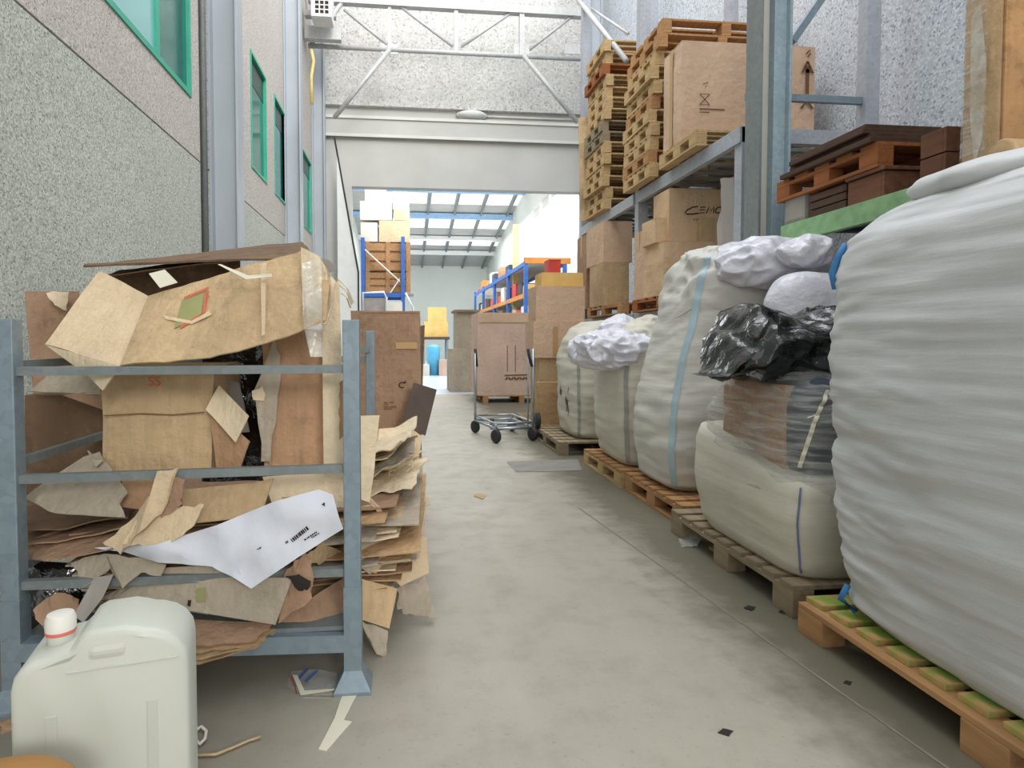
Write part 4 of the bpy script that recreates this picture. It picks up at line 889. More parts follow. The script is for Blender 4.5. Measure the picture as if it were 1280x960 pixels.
# second furthest
S2 = [(.15, 1.84, 2.55, 4.84, 5.6), (.2, 1.80, 2.6, 4.8, 5.64), (.5, 1.76, 2.64, 4.76, 5.7), (.9, 1.76, 2.64, 4.76, 5.7), (1.1, 1.80, 2.62, 4.8, 5.66), (1.22, 1.86, 2.58, 4.86, 5.6), (1.32, 1.94, 2.52, 4.96, 5.5), (1.38, 2.05, 2.42, 5.05, 5.4), (1.41, 2.2, 2.3, 5.15, 5.3)]
t2, B2 = bulk_bag('stout cream bulk bag with grey side seam and bunched white plastic on top', S2, 'bag_y', (('side_seam', [(q-.05, .17), (q-.0, .6), (q-.05, 1.05)], .04, 'seam'),), 7, sq=5, wr=.012, fz=7, crump=.05, crump_from=1.0)
c = at(770, 440, Y=5.08); mesh_obj('plastic_liner', blob(c, (.34, .34, .17), .28, 5.5, 12, 140, 80, sq=2.4), M['liner'], t2, True)
c = at(776, 412, Y=5.3); mesh_obj('tied_neck', blob(c, (.19, .14, .13), .3, 6, 15, 80, 50), M['liner'], t2, True)
# furthest
S1 = [(.15, 1.84, 2.6, 6.28, 7.1), (.2, 1.80, 2.62, 6.24, 7.14), (.6, 1.78, 2.64, 6.2, 7.2), (1.0, 1.78, 2.64, 6.22, 7.18), (1.2, 1.82, 2.62, 6.26, 7.1), (1.33, 1.9, 2.65, 6.34, 7.02), (1.4, 2.02, 2.55, 6.45, 6.9), (1.42, 2.2, 2.4, 6.55, 6.8)]
t1, B1 = bulk_bag('furthest bulk bag, off white with brown stains low on its aisle side', S1, 'bag_y', (('side_seam', [(q-.02, .17), (q+.02, .7), (q, 1.25)], .035, 'seam'),), 13, sq=5, wr=.012, fz=7, crump=.015, crump_from=1.2)
for i, (th, z, w, h) in enumerate(((PI+.05, .5, .1, .16), (PI-.02, .62, .05, .1), (PI+.12, .42, .04, .12), (PI+.16, .66, .05, .07))):
    bm = BM(); vs = [bm.verts.new(B1.pos(th+.03*w/.1*math.cos(a)*(1+.4*math.sin(5*a)), z+h*.5*math.sin(a)*(1+.3*math.cos(3*a+i)), .007)) for a in [k*PI/8 for k in range(16)]]
    bm.faces.new(vs); mesh_obj('brown_stain', bm, M['brownink'], t1)
# litter by the pallets
for i, (x, y, s) in enumerate(((907, 915, 10), (937, 760, 7), (846, 646, 6), (978, 765, 5), (1060, 853, 6), (600, 620, 8))):
    flat('floor_scrap', ('dark curled scrap on the open floor at lower right', 'dark flake on the floor joint by the nearest pallet corner', 'dark chip on the floor by the tall bag pallet', 'brown flake beside the nearest pallet corner', 'dark bits on the floor below the nearest pallet', 'tan scrap lying mid aisle')[i], 'scrap', [(x-s, y, 0), (x-s*.3, y-s*.5, .006), (x+s, y-s*.2, 0), (x+s*.5, y+s*.5, 0)], 'ink' if i < 5 else 'tan', amp=.004, rag=.004)
flat('film_scrap', 'crumpled clear film scrap at the grey pallet corner', 'film', [(846, 668, 0), (868, 652, .05), (882, 664, .06), (872, 684, 0), (852, 684, 0)], 'thinfilm', amp=.02, sub=4, freq=12)
a = at(892, 686, Z=.01); b = at(920, 702, Z=.01)
bm = BM(); box(bm, (-.13, -.012, 0), (.13, .012, .014), .002); bmesh.ops.transform(bm, verts=bm.verts, matrix=Matrix.Translation(((a.x+b.x)/2, (a.y+b.y)/2, 0)) @ Matrix.Rotation(math.atan2(b.y-a.y, b.x-a.x), 4, 'Z'))
tag(mesh_obj('wood_slat', bm, M['pal']), 'loose pale wood slat on the floor beside the dusty pallet', 'slat')
bm = BM(); vs = [bm.verts.new(at(x, y, Z=.003)) for x, y in ((633, 577), (722, 574), (728, 588), (645, 590))]; bm.faces.new(vs)
struct('trim_7', bm, M['patch'])

# ================================================================== RIGHT: RACKS
def beam(par, lo, hi, m, nm='beam'): return mesh_obj(nm, bxm(lo, hi, .004), M[m], par)
t = thing('pallet_rack', 'grey steel pallet rack along the right wall carrying pallets and cartons', 'rack', (3, 6.9, 0))
ZU, ZL, XF, XB = 2.94, 1.52, 2.74, 3.82
ys = [4.8, 7.0, 9.3]
for i, y in enumerate(ys):
    for x in (XF, XB):
        bm = BM(); top = (ZU+.0 if i == 0 and x < 3 else 8.5)
        w = .055
        box(bm, (x, y-w, 0), (x+.012, y+w, top)); box(bm, (x+.012, y-w, 0), (x+.12, y-w+.012, top)); box(bm, (x+.012, y+w-.012, 0), (x+.12, y+w, top))
        mesh_obj('upright', bm, M['rack'], t)
    beam(t, (XF+.12, y-.04, ZU-.12), (XB, y+.04, ZU), 'rack', 'cross_beam'); beam(t, (XF+.12, y-.03, ZL-.09), (XB, y+.03, ZL), 'rack', 'cross_beam')
for y0, y1 in zip(ys, ys[1:]):
    for x in (XF-.02, XB):
        beam(t, (x, y0-.055 if y0 < 5 else y0+.06, ZU-.13), (x+.06, y1-.06, ZU), 'rack'); beam(t, (x, y0+.06, ZL-.1), (x+.06, y1-.06, ZL), 'rack')
    for k in range(9):
        y = y0+.12+k*(y1-y0-.24)/8; mesh_obj('deck_bar', bxm((XF+.05, y-.03, ZU-.06), (XB, y+.03, ZU-.03)), M['galv_dk'], t)
        mesh_obj('deck_bar', bxm((XF+.05, y-.03, ZL-.06), (XB, y+.03, ZL-.03)), M['galv_dk'], t)
p0, p1 = at(720, -4, X=XF), at(783, 76, X=XF)
mesh_obj('side_brace', tbm([p0, p1], .035, 8), M['truss'], t, True)
p0, p1 = at(738, 10, X=XF+.2), at(785, 42, X=XF+.2); mesh_obj('side_brace', tbm([p0, p1], .02, 8), M['truss'], t, True)
z = at(1040, 125, Y=4.8).z
mesh_obj('strut', bxm((2.8, 4.78, z-.028), (XB, 4.82, z+.028)), M['galv'], t)
mesh_obj('strut', tbm([at(990, 52, Y=4.8), at(1034, -12, Y=4.8)], .028, 4, True), M['galv'], t)
# green rack nearer
t = thing('pallet_rack', 'green painted rack beam unit behind the nearest bags carrying brown crates', 'rack', (3, 2.4, 0))
ZG, XG = 2.02, 2.7
for x in (XG, 3.7):
    beam(t, (x, .6, ZG-.13), (x+.05, 4.15, ZG), 'greenbeam')
    for y in (4.05, .65): mesh_obj('upright', bxm((x, y-.05, 0), (x+.1, y+.05, ZG-.13), .004), M['navy'], t)
for k in range(16): y = .75+k*.22; mesh_obj('deck_bar', bxm((XG+.05, y-.04, ZG-.05), (3.7, y+.04, ZG-.01)), M['navy'], t)
mesh_obj('back_panel', bxm((3.6, .7, .2), (3.63, 4.0, ZG-.15)), M['navy'], t)
# stacks of pallets on the grey rack
orda = ['lowest', 'second', 'third', 'fourth', 'fifth', 'sixth', 'seventh', 'eighth', 'ninth', 'tenth', 'eleventh', 'twelfth', 'thirteenth', 'fourteenth', 'fifteenth', 'sixteenth', 'seventeenth']
rr = random.Random(5)
NA = 15
for i in range(NA):
    top = i >= NA-1
    pallet(f'pallet {orda[i]} from the bottom in the further stack on the grey rack', 2.62+rr.uniform(-.03, .03), 7.85+rr.uniform(-.02, .03), ZU+i*.146, 1.2, .8, 'pal_g' if i in (6, 7) else ('crate_o' if i in (12,) else 'pal'), 'further pallet stack', rot=rr.uniform(-.02, .02), decks=6)
NB = 9
for i in range(NB):
    pallet(f'pallet {orda[i]} from the bottom in the nearer stack beside the big carton', 2.61+rr.uniform(-.02, .03), 6.28+rr.uniform(-.02, .03), ZU+i*.146, 1.2, .78, 'pal_b' if i % 4 == 1 else 'pal', 'nearer pallet stack', rot=rr.uniform(-.015, .015), decks=6)
for i in range(2):
    pallet(('lower', 'upper')[i]+' of the two long pallets crowning the nearer stack', 2.64+.04*i, 6.18, ZU+(NB+i)*.146, 1.4, .9, 'pal_b', 'long top pallets', decks=5)
# brown card sheet standing on the far side of the further stack
a = at(722, 130, Y=8.0); 
tag(mesh_obj('cardboard_sheet', sheet_bm([Vector((2.56, 8.7, ZU)), Vector((3.2, 8.7, ZU)), Vector((3.2, 8.7, ZU+1.6)), Vector((2.54, 8.76, ZU+1.5))], amp=.02, th=.01), M['tan']), 'tall cardboard sheet standing behind the further pallet stack', 'cardboard')
# big carton on its pallet
pallet('pale pallet under the big carton on the grey rack top', 2.6, 5.25, ZU, 1.2, .8, 'pal', None)
a = at(851, 52, X=2.4); x1 = at(1019, 60, Y=5.6).x
zt_ = at(851, 50, Y=5.6).z
big = carton('big brown carton with arrow mark on the pallet atop the grey rack', (2.62, 5.6, ZU+.146), (x1, 5.99, zt_), 'clean', tape=None, bulge=.01)
quad('tape', (-big['size'][0]/2-.012, 0, big['size'][2]/2), (0, -1, 0), FZ, .07, big['size'][2]*.98, 'tape', big)
fy = 4.95-.014
q = on_front(big, 1008, 100, 5.6)+Vector((0, -.014, 0)); k = .0065
strokes('arrow_mark', q, FX, FZ, [(.034, [(0, -.14), (0, .1)]), (.022, [(-.055, .06), (0, .17)]), (.022, [(.055, .06), (0, .17)]), (.05, [(0, .06), (0, .125)])], .02, 'brownink', big)
strokes('arrow_mark', q, FX, FZ, [(.026, [(-.06, -.28), (0, -.2), (.06, -.28)]), (.05, [(0, -.23), (0, -.17)])], .02, 'brownink', big)
strokes('printed_mark', q, FX, FZ, [(.014, [(-.02, .24), (.025, .28)]), (.014, [(.0, .21), (.03, .25)])], .02, 'brownink', big)
q = on_front(big, 880, 125, 5.6)+Vector((0, -.014, 0))
strokes('printed_mark', q, FX, FZ, [(.008, [(-.05, .05), (.05, -.05)]), (.008, [(.05, .05), (-.05, -.05)]), (.006, [(-.05, .05), (.05, .05)]), (.006, [(-.05, -.05), (.05, -.05)]), (.008, [(-.02, .14), (.03, .16)]), (.006, [(.0, .11), (.02, .13)]), (.012, [(-.05, -.09), (.2, -.09)]), (.008, [(-.05, -.12), (.05, -.12)])], .008, 'brownink', big)
# cartons on the lower level
LB = 'cartons on the lower rack level'
pallet('reddish brown pallet under the cartons on the lower rack level near the column', 2.64, 5.35, ZL, 1.1, 1.5, 'crate_o', None)
pallet('pale pallet under the cartons on the lower rack level at the far bay', 2.64, 7.2, ZL, 1.1, 1.4, 'pal_b', None)
zl = ZL+.146
def shelf(label, xl, xc, xr, yt, yb, X, mat, z0=None, **kw):
    lo, hi = bpx(xl, xc, xr, yt, yb, X)
    if z0 is not None: hi.z += 0; lo.z = z0
    return carton(label, lo, hi, mat, group=LB, **kw), lo, hi
b1, lo1, hi1 = shelf('brown carton with split corner, lower of two in the far bay', 737, 755, 786, 327, 378, 2.64, 'tan', z0=zl)
b2, lo2, hi2 = shelf('plain brown carton on top of the split one in the far bay', 733, 754, 790, 276, 328, 2.64, 'clean', z0=hi1.z)
carton('dusky brown carton behind the stacked pair in the far bay, by the aisle', (2.66, 8.72, zl), (3.1, 9.2, at(715, 303, X=2.66).z), 'brown', LB)
b3, lo3, hi3 = shelf('tan carton with bulging front corner behind the bag with the blue strap', 804, 829, 905, 301, 372, 2.64, 'clean2', z0=zl, tape=None, bulge=.012)
b4 = carton('narrow brown carton standing next to the grey upright on the lower level', (2.68, 6.62, zl), (3.0, 6.9, at(795, 292, X=2.68).z), 'clean', LB)
lo, hi = bpx(834, 836, 920, 234, 300, 2.45); y5 = lo3.y+.06
lo = Vector((at(836, 300, Y=y5).x, y5, hi3.z)); hi = Vector((at(925, 234, Y=y5).x, y5+.4, at(836, 235, Y=y5).z))
cm = carton('tan carton printed with black logo lettering on the lower rack level', lo, hi, 'clean2', LB, tape=None)
q = on_front(cm, 878, 264, y5)+Vector((0, -.012, 0)); pxm = y5/760*1.0
def logo(pts): return [((x-878)*pxm, -(y-264)*pxm) for x, y in pts]
strokes('logo_lettering', q, FX, FZ, [
    (.012, logo([(871, 258.5), (864, 259.5), (857, 263), (853.5, 267), (857, 268.6), (864, 268.3), (872, 267.2)])),
    (.008, logo([(874, 259.5), (881.5, 258.8)])), (.008, logo([(873, 263), (880.5, 262.4)])), (.008, logo([(872.5, 266.8), (880, 266.2)])),
    (.011, logo([(882.5, 267), (886, 258.8), (888.5, 264), (892.5, 258.2), (892.5, 266.4)])),
    (.012, logo([(903, 258.5), (898, 259), (894.8, 262.5), (896, 266), (901, 266), (904.5, 263), (903, 258.5)]))], .01, 'ink', cm)
text('printed_text', 'HOPU', on_front(cm, 870, 275, y5)+Vector((0, -.012, 0)), FX, FZ, .03, 'brownink', cm)
carton('small tan carton left of the logo carton on the lower level', (at(819, 290, Y=y5+.05).x, y5+.05, hi3.z), (at(834.5, 290, Y=y5+.05).x, y5+.4, at(825, 272, Y=y5+.05).z), 'clean2', LB, tape=None)
y6 = lo3.y-.0
a, b = at(875, 300, Y=y6), at(893, 271, Y=y6)
carton('little tan carton in front of the logo carton', (a.x, y6+.005, hi3.z), (b.x, y6+.055, b.z), 'tan', LB, tape=None, flaps=False)
tag(mesh_obj('cardboard_sheet', sheet_bm([at(x_, y_, Y=5.5) for x_, y_ in ((900, 372), (917, 372), (917, 220), (901, 224), (902, 262), (896, 280))], rag=.015, amp=.008), M['offwhite']), 'off white torn board standing beside the logo carton at the rack upright', 'cardboard')
# brown crates on the green rack
CR = 'brown crates on the green rack'
def crate(label, lo, hi, mat='crate', nm='wooden_crate', slats=3, lid=True):
    lo, hi = Vector(lo), Vector(hi); t = thing(nm, label, 'crate', ((lo.x+hi.x)/2, (lo.y+hi.y)/2, lo.z), CR)
    h = (hi.z-lo.z-(.025 if lid else 0))/slats
    bm = BM()
    for k in range(slats):
        z0, z1 = lo.z+k*h+.004, lo.z+(k+1)*h-.004
        mesh_obj('front_board', bxm((lo.x, lo.y, z0), (hi.x, lo.y+.02, z1), .002), M[mat], t); mesh_obj('side_board', bxm((lo.x, lo.y+.021, z0), (lo.x+.02, hi.y, z1), .002), M[mat], t)
        mesh_obj('back_board', bxm((lo.x+.021, hi.y-.02, z0), (hi.x, hi.y, z1), .002), M[mat], t); mesh_obj('side_board', bxm((hi.x-.02, lo.y+.021, z0), (hi.x, hi.y-.021, z1), .002), M[mat], t)
    if lid: mesh_obj('lid', bxm((lo.x-.012, lo.y-.012, hi.z-.022), (hi.x+.012, hi.y+.012, hi.z), .003), M[mat], t)
    bm.free(); return t
lo, hi = bpx(1060, 1105, 1152, 207, 247, 2.72); lo.z = ZG
cA = (lo, hi); crate('closed red brown wooden crate with lid at the right of the green rack', lo, hi, 'crate', slats=1)
yA = lo.y
lo2 = Vector((2.72, hi.y+.02, ZG)); hi2 = Vector((3.4, hi.y+.36, hi.z-.02)); crate('weathered slatted crate left of the lidded crate on the green rack', lo2, hi2, 'crate_d', slats=3, lid=False)
pz0 = max(hi.z, hi2.z)+.002
pd = pallet('red brown pallet laid across the two brown crates', 2.7, yA+.03, pz0, .95, .95, 'crate_o', None, decks=5, name='wooden_pallet')
for i in range(4):
    y0 = yA+.05+i*.03; z = pz0+.146+i*.034
    tag(mesh_obj('wide_plank', bxm((2.67+.04*(i % 2), y0, z), (3.5-.1*i, y0+.85-.08*i, z+.032), .004), M['crate_d']), ('lowest', 'second', 'third', 'topmost')[i]+' dark plank panel stacked on the red brown pallet', 'plank', CR)
tag(mesh_obj('plastic_crate', bxm((2.72, hi2.y+.05, ZG), (2.95, hi2.y+.28, ZG+.2), .03), M['greyp']), 'grey rounded plastic box between the column and the crates', 'box')
lo, hi = bpx(1150, 1182, 1208, 157, 214, 2.72); lo.z = ZG
hi.x = lo.x+.5; lo.y += 0
if hi.y > yA-.05: hi.y = yA-.05
cc = crate('brown slatted crate end with hand slots nearest the wrapped timber carton', lo, hi, 'crate', slats=2, lid=False)
for k in range(4): mesh_obj('hand_slot', bxm((lo.x+.08, lo.y-.003, ZG+.05+k*.06), (lo.x+.2, lo.y, ZG+.062+k*.06)), M['ink'], cc)
# wrapped tall carton upper right
XW = 2.3
a = at(1204, 100, X=XW); b = at(1250, 100, X=XW); zb = ZG
t = thing('wrapped_carton', 'tall tan carton with darker front face wrapped in film at the upper right', 'carton', (2.7, b.y+.1, 1.84))
zb = 1.84
mesh_obj('carton_body', bxm((XW, b.y, zb), (3.2, a.y, 3.6), .01), M['timber'], t)
mesh_obj('front_face', bxm((XW+.006, b.y-.012, zb+.14), (3.2, b.y, 3.6), .004), M['timber_d'], t)
bm = BM(); lathe(bm, [(.05, 0), (.06, .01), (.06, .8), (.05, .81)], n=24); bmesh.ops.transform(bm, verts=bm.verts, matrix=Matrix.Translation((XW-.005, b.y-.01, zb+.08)) @ Matrix.Rotation(PI/2, 4, 'Y')); bmesh.ops.recalc_face_normals(bm, faces=bm.faces); mesh_obj('rolled_bottom_edge', bm, M['timber'], t, True)
BWr = Bag([(zb+.05, XW-.008, 3.21, b.y+.05, a.y+.008), (3.6, XW-.008, 3.21, b.y+.05, a.y+.008)], sq=14, wr=.006, fz=2, seed=3)
mesh_obj('film_wrap', BWr.mesh(120, 70), M['thinfilm'], t, True)
bm = BM(); P = [Vector((XW-.012, b.y+(a.y-b.y)*u, z)) for u, z in ((.75, 2.5), (.5, 2.55), (.3, 2.3), (.35, 2.0), (.55, 1.9), (.7, 2.1))]
bm.faces.new([bm.verts.new(p) for p in P]); bmesh.ops.triangulate(bm, faces=bm.faces[:]); mesh_obj('film_crease_patch', bm, M['cleartape'], t)
for u, z in ((.3, 2.3), (.6, 2.75), (.4, 2.9)): mesh_obj('dark_mark', bxm((XW+.2+u*.2, b.y-.014, z), (XW+.24+u*.2, b.y-.011, z+.012)), M['brownink'], t)
q = []
WORLD, SUN, HALL, EXPO, TOP, MID = 1.3, .9, 1000, 0, 180, 320
# ================================================================== MIDDLE: TROLLEY AND CARTON STACKS BY THE OPENING
ST = 'carton stack beyond the furthest bulk bag'
pallet('grey pallet under the carton stack beyond the furthest bulk bag', 1.62, 7.62, 0, 1.1, 1.1, 'pal_g')
def px_carton(label, xl, xr, yt, yb, Y, d, mat, group=None, z0=None, **kw):
    a, b = at(xl, yb, Y=Y), at(xr, yt, Y=Y)
    z = a.z if z0 is None else z0
    return carton(label, (a.x, Y, z), (b.x, Y+d, b.z), mat, group, **kw), b.z
c1, zc1 = px_carton('carton with taped corner at the base of the stack next to the trolley', 674, 735, 447, 545, 7.7, .55, 'tan', ST, z0=.146)
c2_, zc2 = px_carton('brown carton with vertical tape mark in the middle of the trolley side stack', 667, 735, 402, 447, 7.65, .55, 'clean', ST, z0=zc1)
quad('tape', (at(694, 420, Y=7.65).x-c2_.location.x, -.29, .22), FX, FZ, .06, .36, 'tape', c2_)
c3_, zc3 = px_carton('smooth brown carton topping the stack next to the trolley', 670, 731, 358, 402, 7.68, .5, 'clean', ST, z0=zc2)
px_carton('low yellowish carton on the smooth brown carton, beneath the red crate', 677, 729, 341, 358, 7.8, .4, 'yellowbox', ST, z0=zc3)
px_carton('leaning brown carton low between the trolley and the stack', 672, 700, 478, 540, 7.45, .14, 'kraft', ST, z0=.146, tape=None)
# big pallet boxes at the opening
pallet('low pallet under the wide brown pallet carton in the opening', 1.5, 11.5, 0, 1.5, 1.1, 'pal_b')
g1, zg = px_carton('wide brown pallet carton standing in the opening behind the trolley', 597, 672, 391, 490, 11.5, 1.1, 'mauve', None, z0=.146, tape=None)
q = on_front(g1, 646, 473, 11.5)+Vector((0, -.012, 0))
strokes('printed_mark', q, FX, FZ, [(.03, [(-.22+.055*i, .02*((i % 2)*2-1)), (-.18+.055*i, -.02*((i % 2)*2-1))]) for i in range(8)]+[(.02, [(-.24, .06), (.2, .07)])], .03, 'brownink', g1)
for px in (634, 644): quad('panel_crease', on_front(g1, px, 448, 11.5)+Vector((0, -.012, 0)), FX, FZ, .012, .5, 'brownink', g1)
quad('top_edge', on_front(g1, 635, 398, 11.5)+Vector((0, -.012, 0)), FX, FZ, 1.1, .16, 'clean', g1)
_, zn = px_carton('narrow dusky carton left of the wide pallet carton, lower', 562, 597, 436, 480, 14.1, .9, 'greyc', None, z0=0.0)
_, zn2 = px_carton('narrow dusky carton left of the wide pallet carton, upper', 570, 594, 390, 436, 14.2, .8, 'greyc', None, z0=zn)
a = at(568, 390, Y=14.1); b = at(600, 390, Y=14.1); tag(mesh_obj('wooden_board', bxm((a.x, 14.1, zn2+.001), (b.x, 15.1, zn2+.05)), M['pal_g']), 'thin board laid on the narrow dusky carton', 'board')
# ---- trolley
A, B_, Cc, D_ = at(594, 541, Z=0), at(620, 554, Z=0), at(666, 551, Z=0), at(640, 539, Z=0)
t = thing('wire_trolley', 'low chrome wheeled trolley with two tall uprights in the aisle', 'trolley', ((A+Cc)/2).to_tuple())
zf = .165; pts = [Vector((p.x, p.y, zf)) for p in (A, B_, Cc, D_)]
mesh_obj('base_frame', tbm(pts, .018, 8, False, True), M['chrome'], t, True)
mesh_obj('upper_frame', tbm([p+Vector((0, 0, .06)) for p in pts], .013, 8, False, True), M['chrome'], t, True)
for i in range(1, 5):
    k = i/5; mesh_obj('deck_wire', tbm([pts[0]*(1-k)+pts[1]*k, pts[3]*(1-k)+pts[2]*k], .006, 5), M['chrome'], t)
for p in pts:
    mesh_obj('corner_tube', tbm([p, p+Vector((0, 0, .06))], .015, 8), M['chrome'], t, True)
    w = mesh_obj('caster', tbm([p+Vector((0, 0, 0)), p+Vector((0, 0, -.1))], .016, 8), M['chrome'], t)
    bm = BM(); lathe(bm, [(.05, -.026), (.075, -.022), (.082, 0), (.075, .022), (.05, .026)], n=20)
    bmesh.ops.transform(bm, verts=bm.verts, matrix=Matrix.Translation((p.x, p.y, .082)) @ Matrix.Rotation(.5, 4, 'Z') @ Matrix.Rotation(PI/2, 4, 'Y'))
    o = mesh_obj('wheel', bm, M['rubber'], None, True); o.parent = w
u1, u2 = pts[0], pts[2]
h1 = at(597, 440, Y=u1.y).z; h2 = at(661, 436, Y=u2.y).z
mesh_obj('upright', tbm([u1, Vector((u1.x, u1.y, h1))], .016, 8), M['chrome'], t, True)
mesh_obj('upright', tbm([u2, Vector((u2.x, u2.y, h2))], .016, 8), M['chrome'], t, True)
mesh_obj('upright', tbm([u2+Vector((-.05, .05, 0)), Vector((u2.x-.05, u2.y+.05, h2))], .01, 8), M['chrome'], t, True)
mesh_obj('grip', tbm([at(660, 436, Y=u2.y-.02), at(662, 448, Y=u2.y-.02), at(665, 458, Y=u2.y-.02)], .018, 8), M['rubber'], t, True)
mesh_obj('grip', tbm([at(594, 436, Y=u1.y), at(596, 458, Y=u1.y)], .018, 8), M['rubber'], t, True)
bm = BM(); lathe(bm, [(.04, -.02), (.1, -.02), (.1, .02), (.04, .02)], n=18); p = at(672, 526, Y=7.2); bmesh.ops.transform(bm, verts=bm.verts, matrix=Matrix.Translation(p) @ Matrix.Rotation(PI/2, 4, 'Y')); mesh_obj('spare_wheel', bm, M['rubber'], t, True)
bm = BM(); lathe(bm, [(.03, -.02), (.07, -.02), (.07, .02), (.03, .02)], n=18); p = at(615, 530, Y=7.6); bmesh.ops.transform(bm, verts=bm.verts, matrix=Matrix.Translation(p) @ Matrix.Rotation(PI/2, 4, 'Y')); mesh_obj('spare_wheel', bm, M['rubber'], t, True)

# ================================================================== THE HALL BEYOND
YR = 17.0
def hx(x, y, Y=YR): return at(x, y, Y=Y)
t = thing('storage_rack', 'blue storage rack at the left of the far hall holding crates and pale boxes', 'rack', (hx(480, 400).x, YR+.6, 0))
xa, xb = hx(454, 400).x, hx(504, 400).x; zt_ = hx(454, 297).z
for x, zz in ((xa, zt_), (xb, hx(503, 296).z)):
    for y in (YR, YR+1.2): mesh_obj('upright', bxm((x-.05, y-.05, 0), (x+.05, y+.05, zz)), M['blue'], t)
zs1 = hx(480, 366).z; zs2 = hx(480, 300).z
for z in (zs1, .4):
    for y in (YR, YR+1.2): mesh_obj('beam', bxm((xa, y-.03, z-.12), (xb, y+.03, z)), M['blue'], t)
    mesh_obj('shelf_deck', bxm((xa, YR, z-.02), (xb+.3, YR+1.2, z)), M['panelgrey'], t)
mesh_obj('brace', tbm([hx(456, 312), hx(500, 352)], .02, 6), M['white'], t); mesh_obj('brace', tbm([hx(500, 348), hx(484, 372)], .02, 6), M['white'], t)
def hall_crate(label, xl, xr, yt, yb, Y, d, mat, z0=None):
    a, b = at(xl, yb, Y=Y), at(xr, yt, Y=Y); z = a.z if z0 is None else z0
    t = thing('wooden_crate', label, 'crate', ((a.x+b.x)/2, Y, z), 'crates on the blue rack'); h = (b.z-z)
    mesh_obj('crate_body', bxm((a.x+.03, Y+.03, z), (b.x-.03, Y+d, z+h*.97)), M[mat], t)
    for k in range(3): mesh_obj('front_board', bxm((a.x, Y, z+h*(.04+.33*k)), (b.x, Y+.025, z+h*(.29+.33*k))), M[mat], t)
    for x in (a.x, (a.x+b.x)/2-.06, b.x-.12): mesh_obj('corner_post', bxm((x, Y-.02, z), (x+.12, Y-.001, z+h)), M[mat], t)
    return z+h
z = hall_crate('tan wooden crate, lower of two on the blue rack', 457, 513, 340, 364, YR+.1, .9, 'hallcrate', zs1)
z = hall_crate('tan wooden crate, upper of two on the blue rack', 457, 513, 303, 340, YR+.1, .9, 'hallcrate', z+.01)
HB = 'pale boxes on top of the blue rack'
def pale(label, xl, xr, yt, yb, z0, mat='offwhite', d=.8):
    a, b = at(xl, yb, Y=YR+.12), at(xr, yt, Y=YR+.12); carton(label, (a.x, YR+.12, z0), (b.x, YR+.12+d, b.z), mat, HB, tape=None, flaps=False); return b.z
z1_ = pale('greyish low box bottom left on the blue rack crates', 451, 472, 278, 302, z+.005)
z2_ = pale('wide cream box bottom right on the blue rack crates', 474, 512, 276, 302, z+.005, 'tan_l')
zz = max(z1_, z2_)+.005
z3_ = pale('wide white box in the second row over the blue rack', 450, 490, 252, 276, zz)
pale('white box with a dark edge at the top left over the blue rack', 456, 482, 233, 252, z3_+.005)
z4_ = pale('small cream box with orange band in the second row over the blue rack', 492, 512, 262, 277, zz, 'tan_l')
pale('bluish white box at the top right over the blue rack', 491, 511, 240, 262, z4_+.005, 'white')
# pale box with white pipe rim below the rack shelf
a, b = hx(453, 388), hx(482, 366)
carton('grey box with a white rim below the blue rack shelf', (a.x, YR-.2, .42), (b.x, YR+.6, b.z-.15), 'greyp', None, tape=None, flaps=False)
tag(mesh_obj('pipe_hoop', tbm([hx(454, 400, YR-.25), hx(454, 366, YR-.25), hx(480, 365, YR-.25), hx(483, 372, YR-.25), hx(483, 400, YR-.25)], .03, 8), M['white'], None, True), 'white bent pipe hoop in front of the grey box by the blue rack', 'pipe')
carton('pale green box beside the white hoop by the blue rack', (hx(485, 388).x, YR-.1, .42), (hx(503, 388).x, YR+.7, hx(490, 373).z-.1), 'offwhite', None, tape=None)
tag(mesh_obj('leaning_bar', tbm([hx(507, 366, YR-.1), hx(516, 384, YR-.1), Vector((hx(520, 384, YR-.1).x, YR-.1, 0))], .03, 6), M['white'], None, True), 'pale bar leaning at the right foot of the blue rack', 'bar')
# yellow boxes on a table at the far side
Yy = 26.0
p = at(543, 421, Y=Yy)
t = thing('work_table', 'dark topped table under the yellow boxes deep in the hall', 'table', (p.x, Yy+.5, 0))
a, b = at(527, 421, Y=Yy), at(562, 421, Y=Yy)
mesh_obj('tabletop', bxm((a.x, Yy, a.z-.12), (b.x, Yy+1.2, a.z)), M['darkpanel'], t)
for x in (a.x+.05, b.x-.13):
    for y in (Yy+.05, Yy+1.05): mesh_obj('leg', bxm((x, y, 0), (x+.08, y+.08, a.z-.12)), M['galv'], t)
ztab = a.z
c_, z = px_carton('yellow carton, lower of two on the far table', 530, 560, 402, 421, Yy+.2, .9, 'yellowbox', None, z0=ztab, tape=None)
px_carton('yellow carton, upper of two on the far table', 535, 558, 384, 402, Yy+.2, .8, 'yellowbox', None, z0=z, tape=None)
p = at(542, 470, Z=0)
bm = BM(); lathe(bm, [(.2, 0), (.22, .6), (.22, .95), (.15, 1.02), (.08, 1.05)], (at(542, 450, Y=21).x, 21.0, 0), 20); tag(mesh_obj('plastic_drum', bm, M['cyan'], None, True), 'light blue plastic drum on the floor deep in the hall', 'drum')
px_carton('mauve carton on the floor right of the light blue drum', 549, 560, 450, 470, 20.6, .5, 'mauve', None, z0=0, tape=None)
px_carton('pale carton on the floor left of the light blue drum', 528, 537, 456, 470, 20.6, .5, 'offwhite', None, z0=0, tape=None)
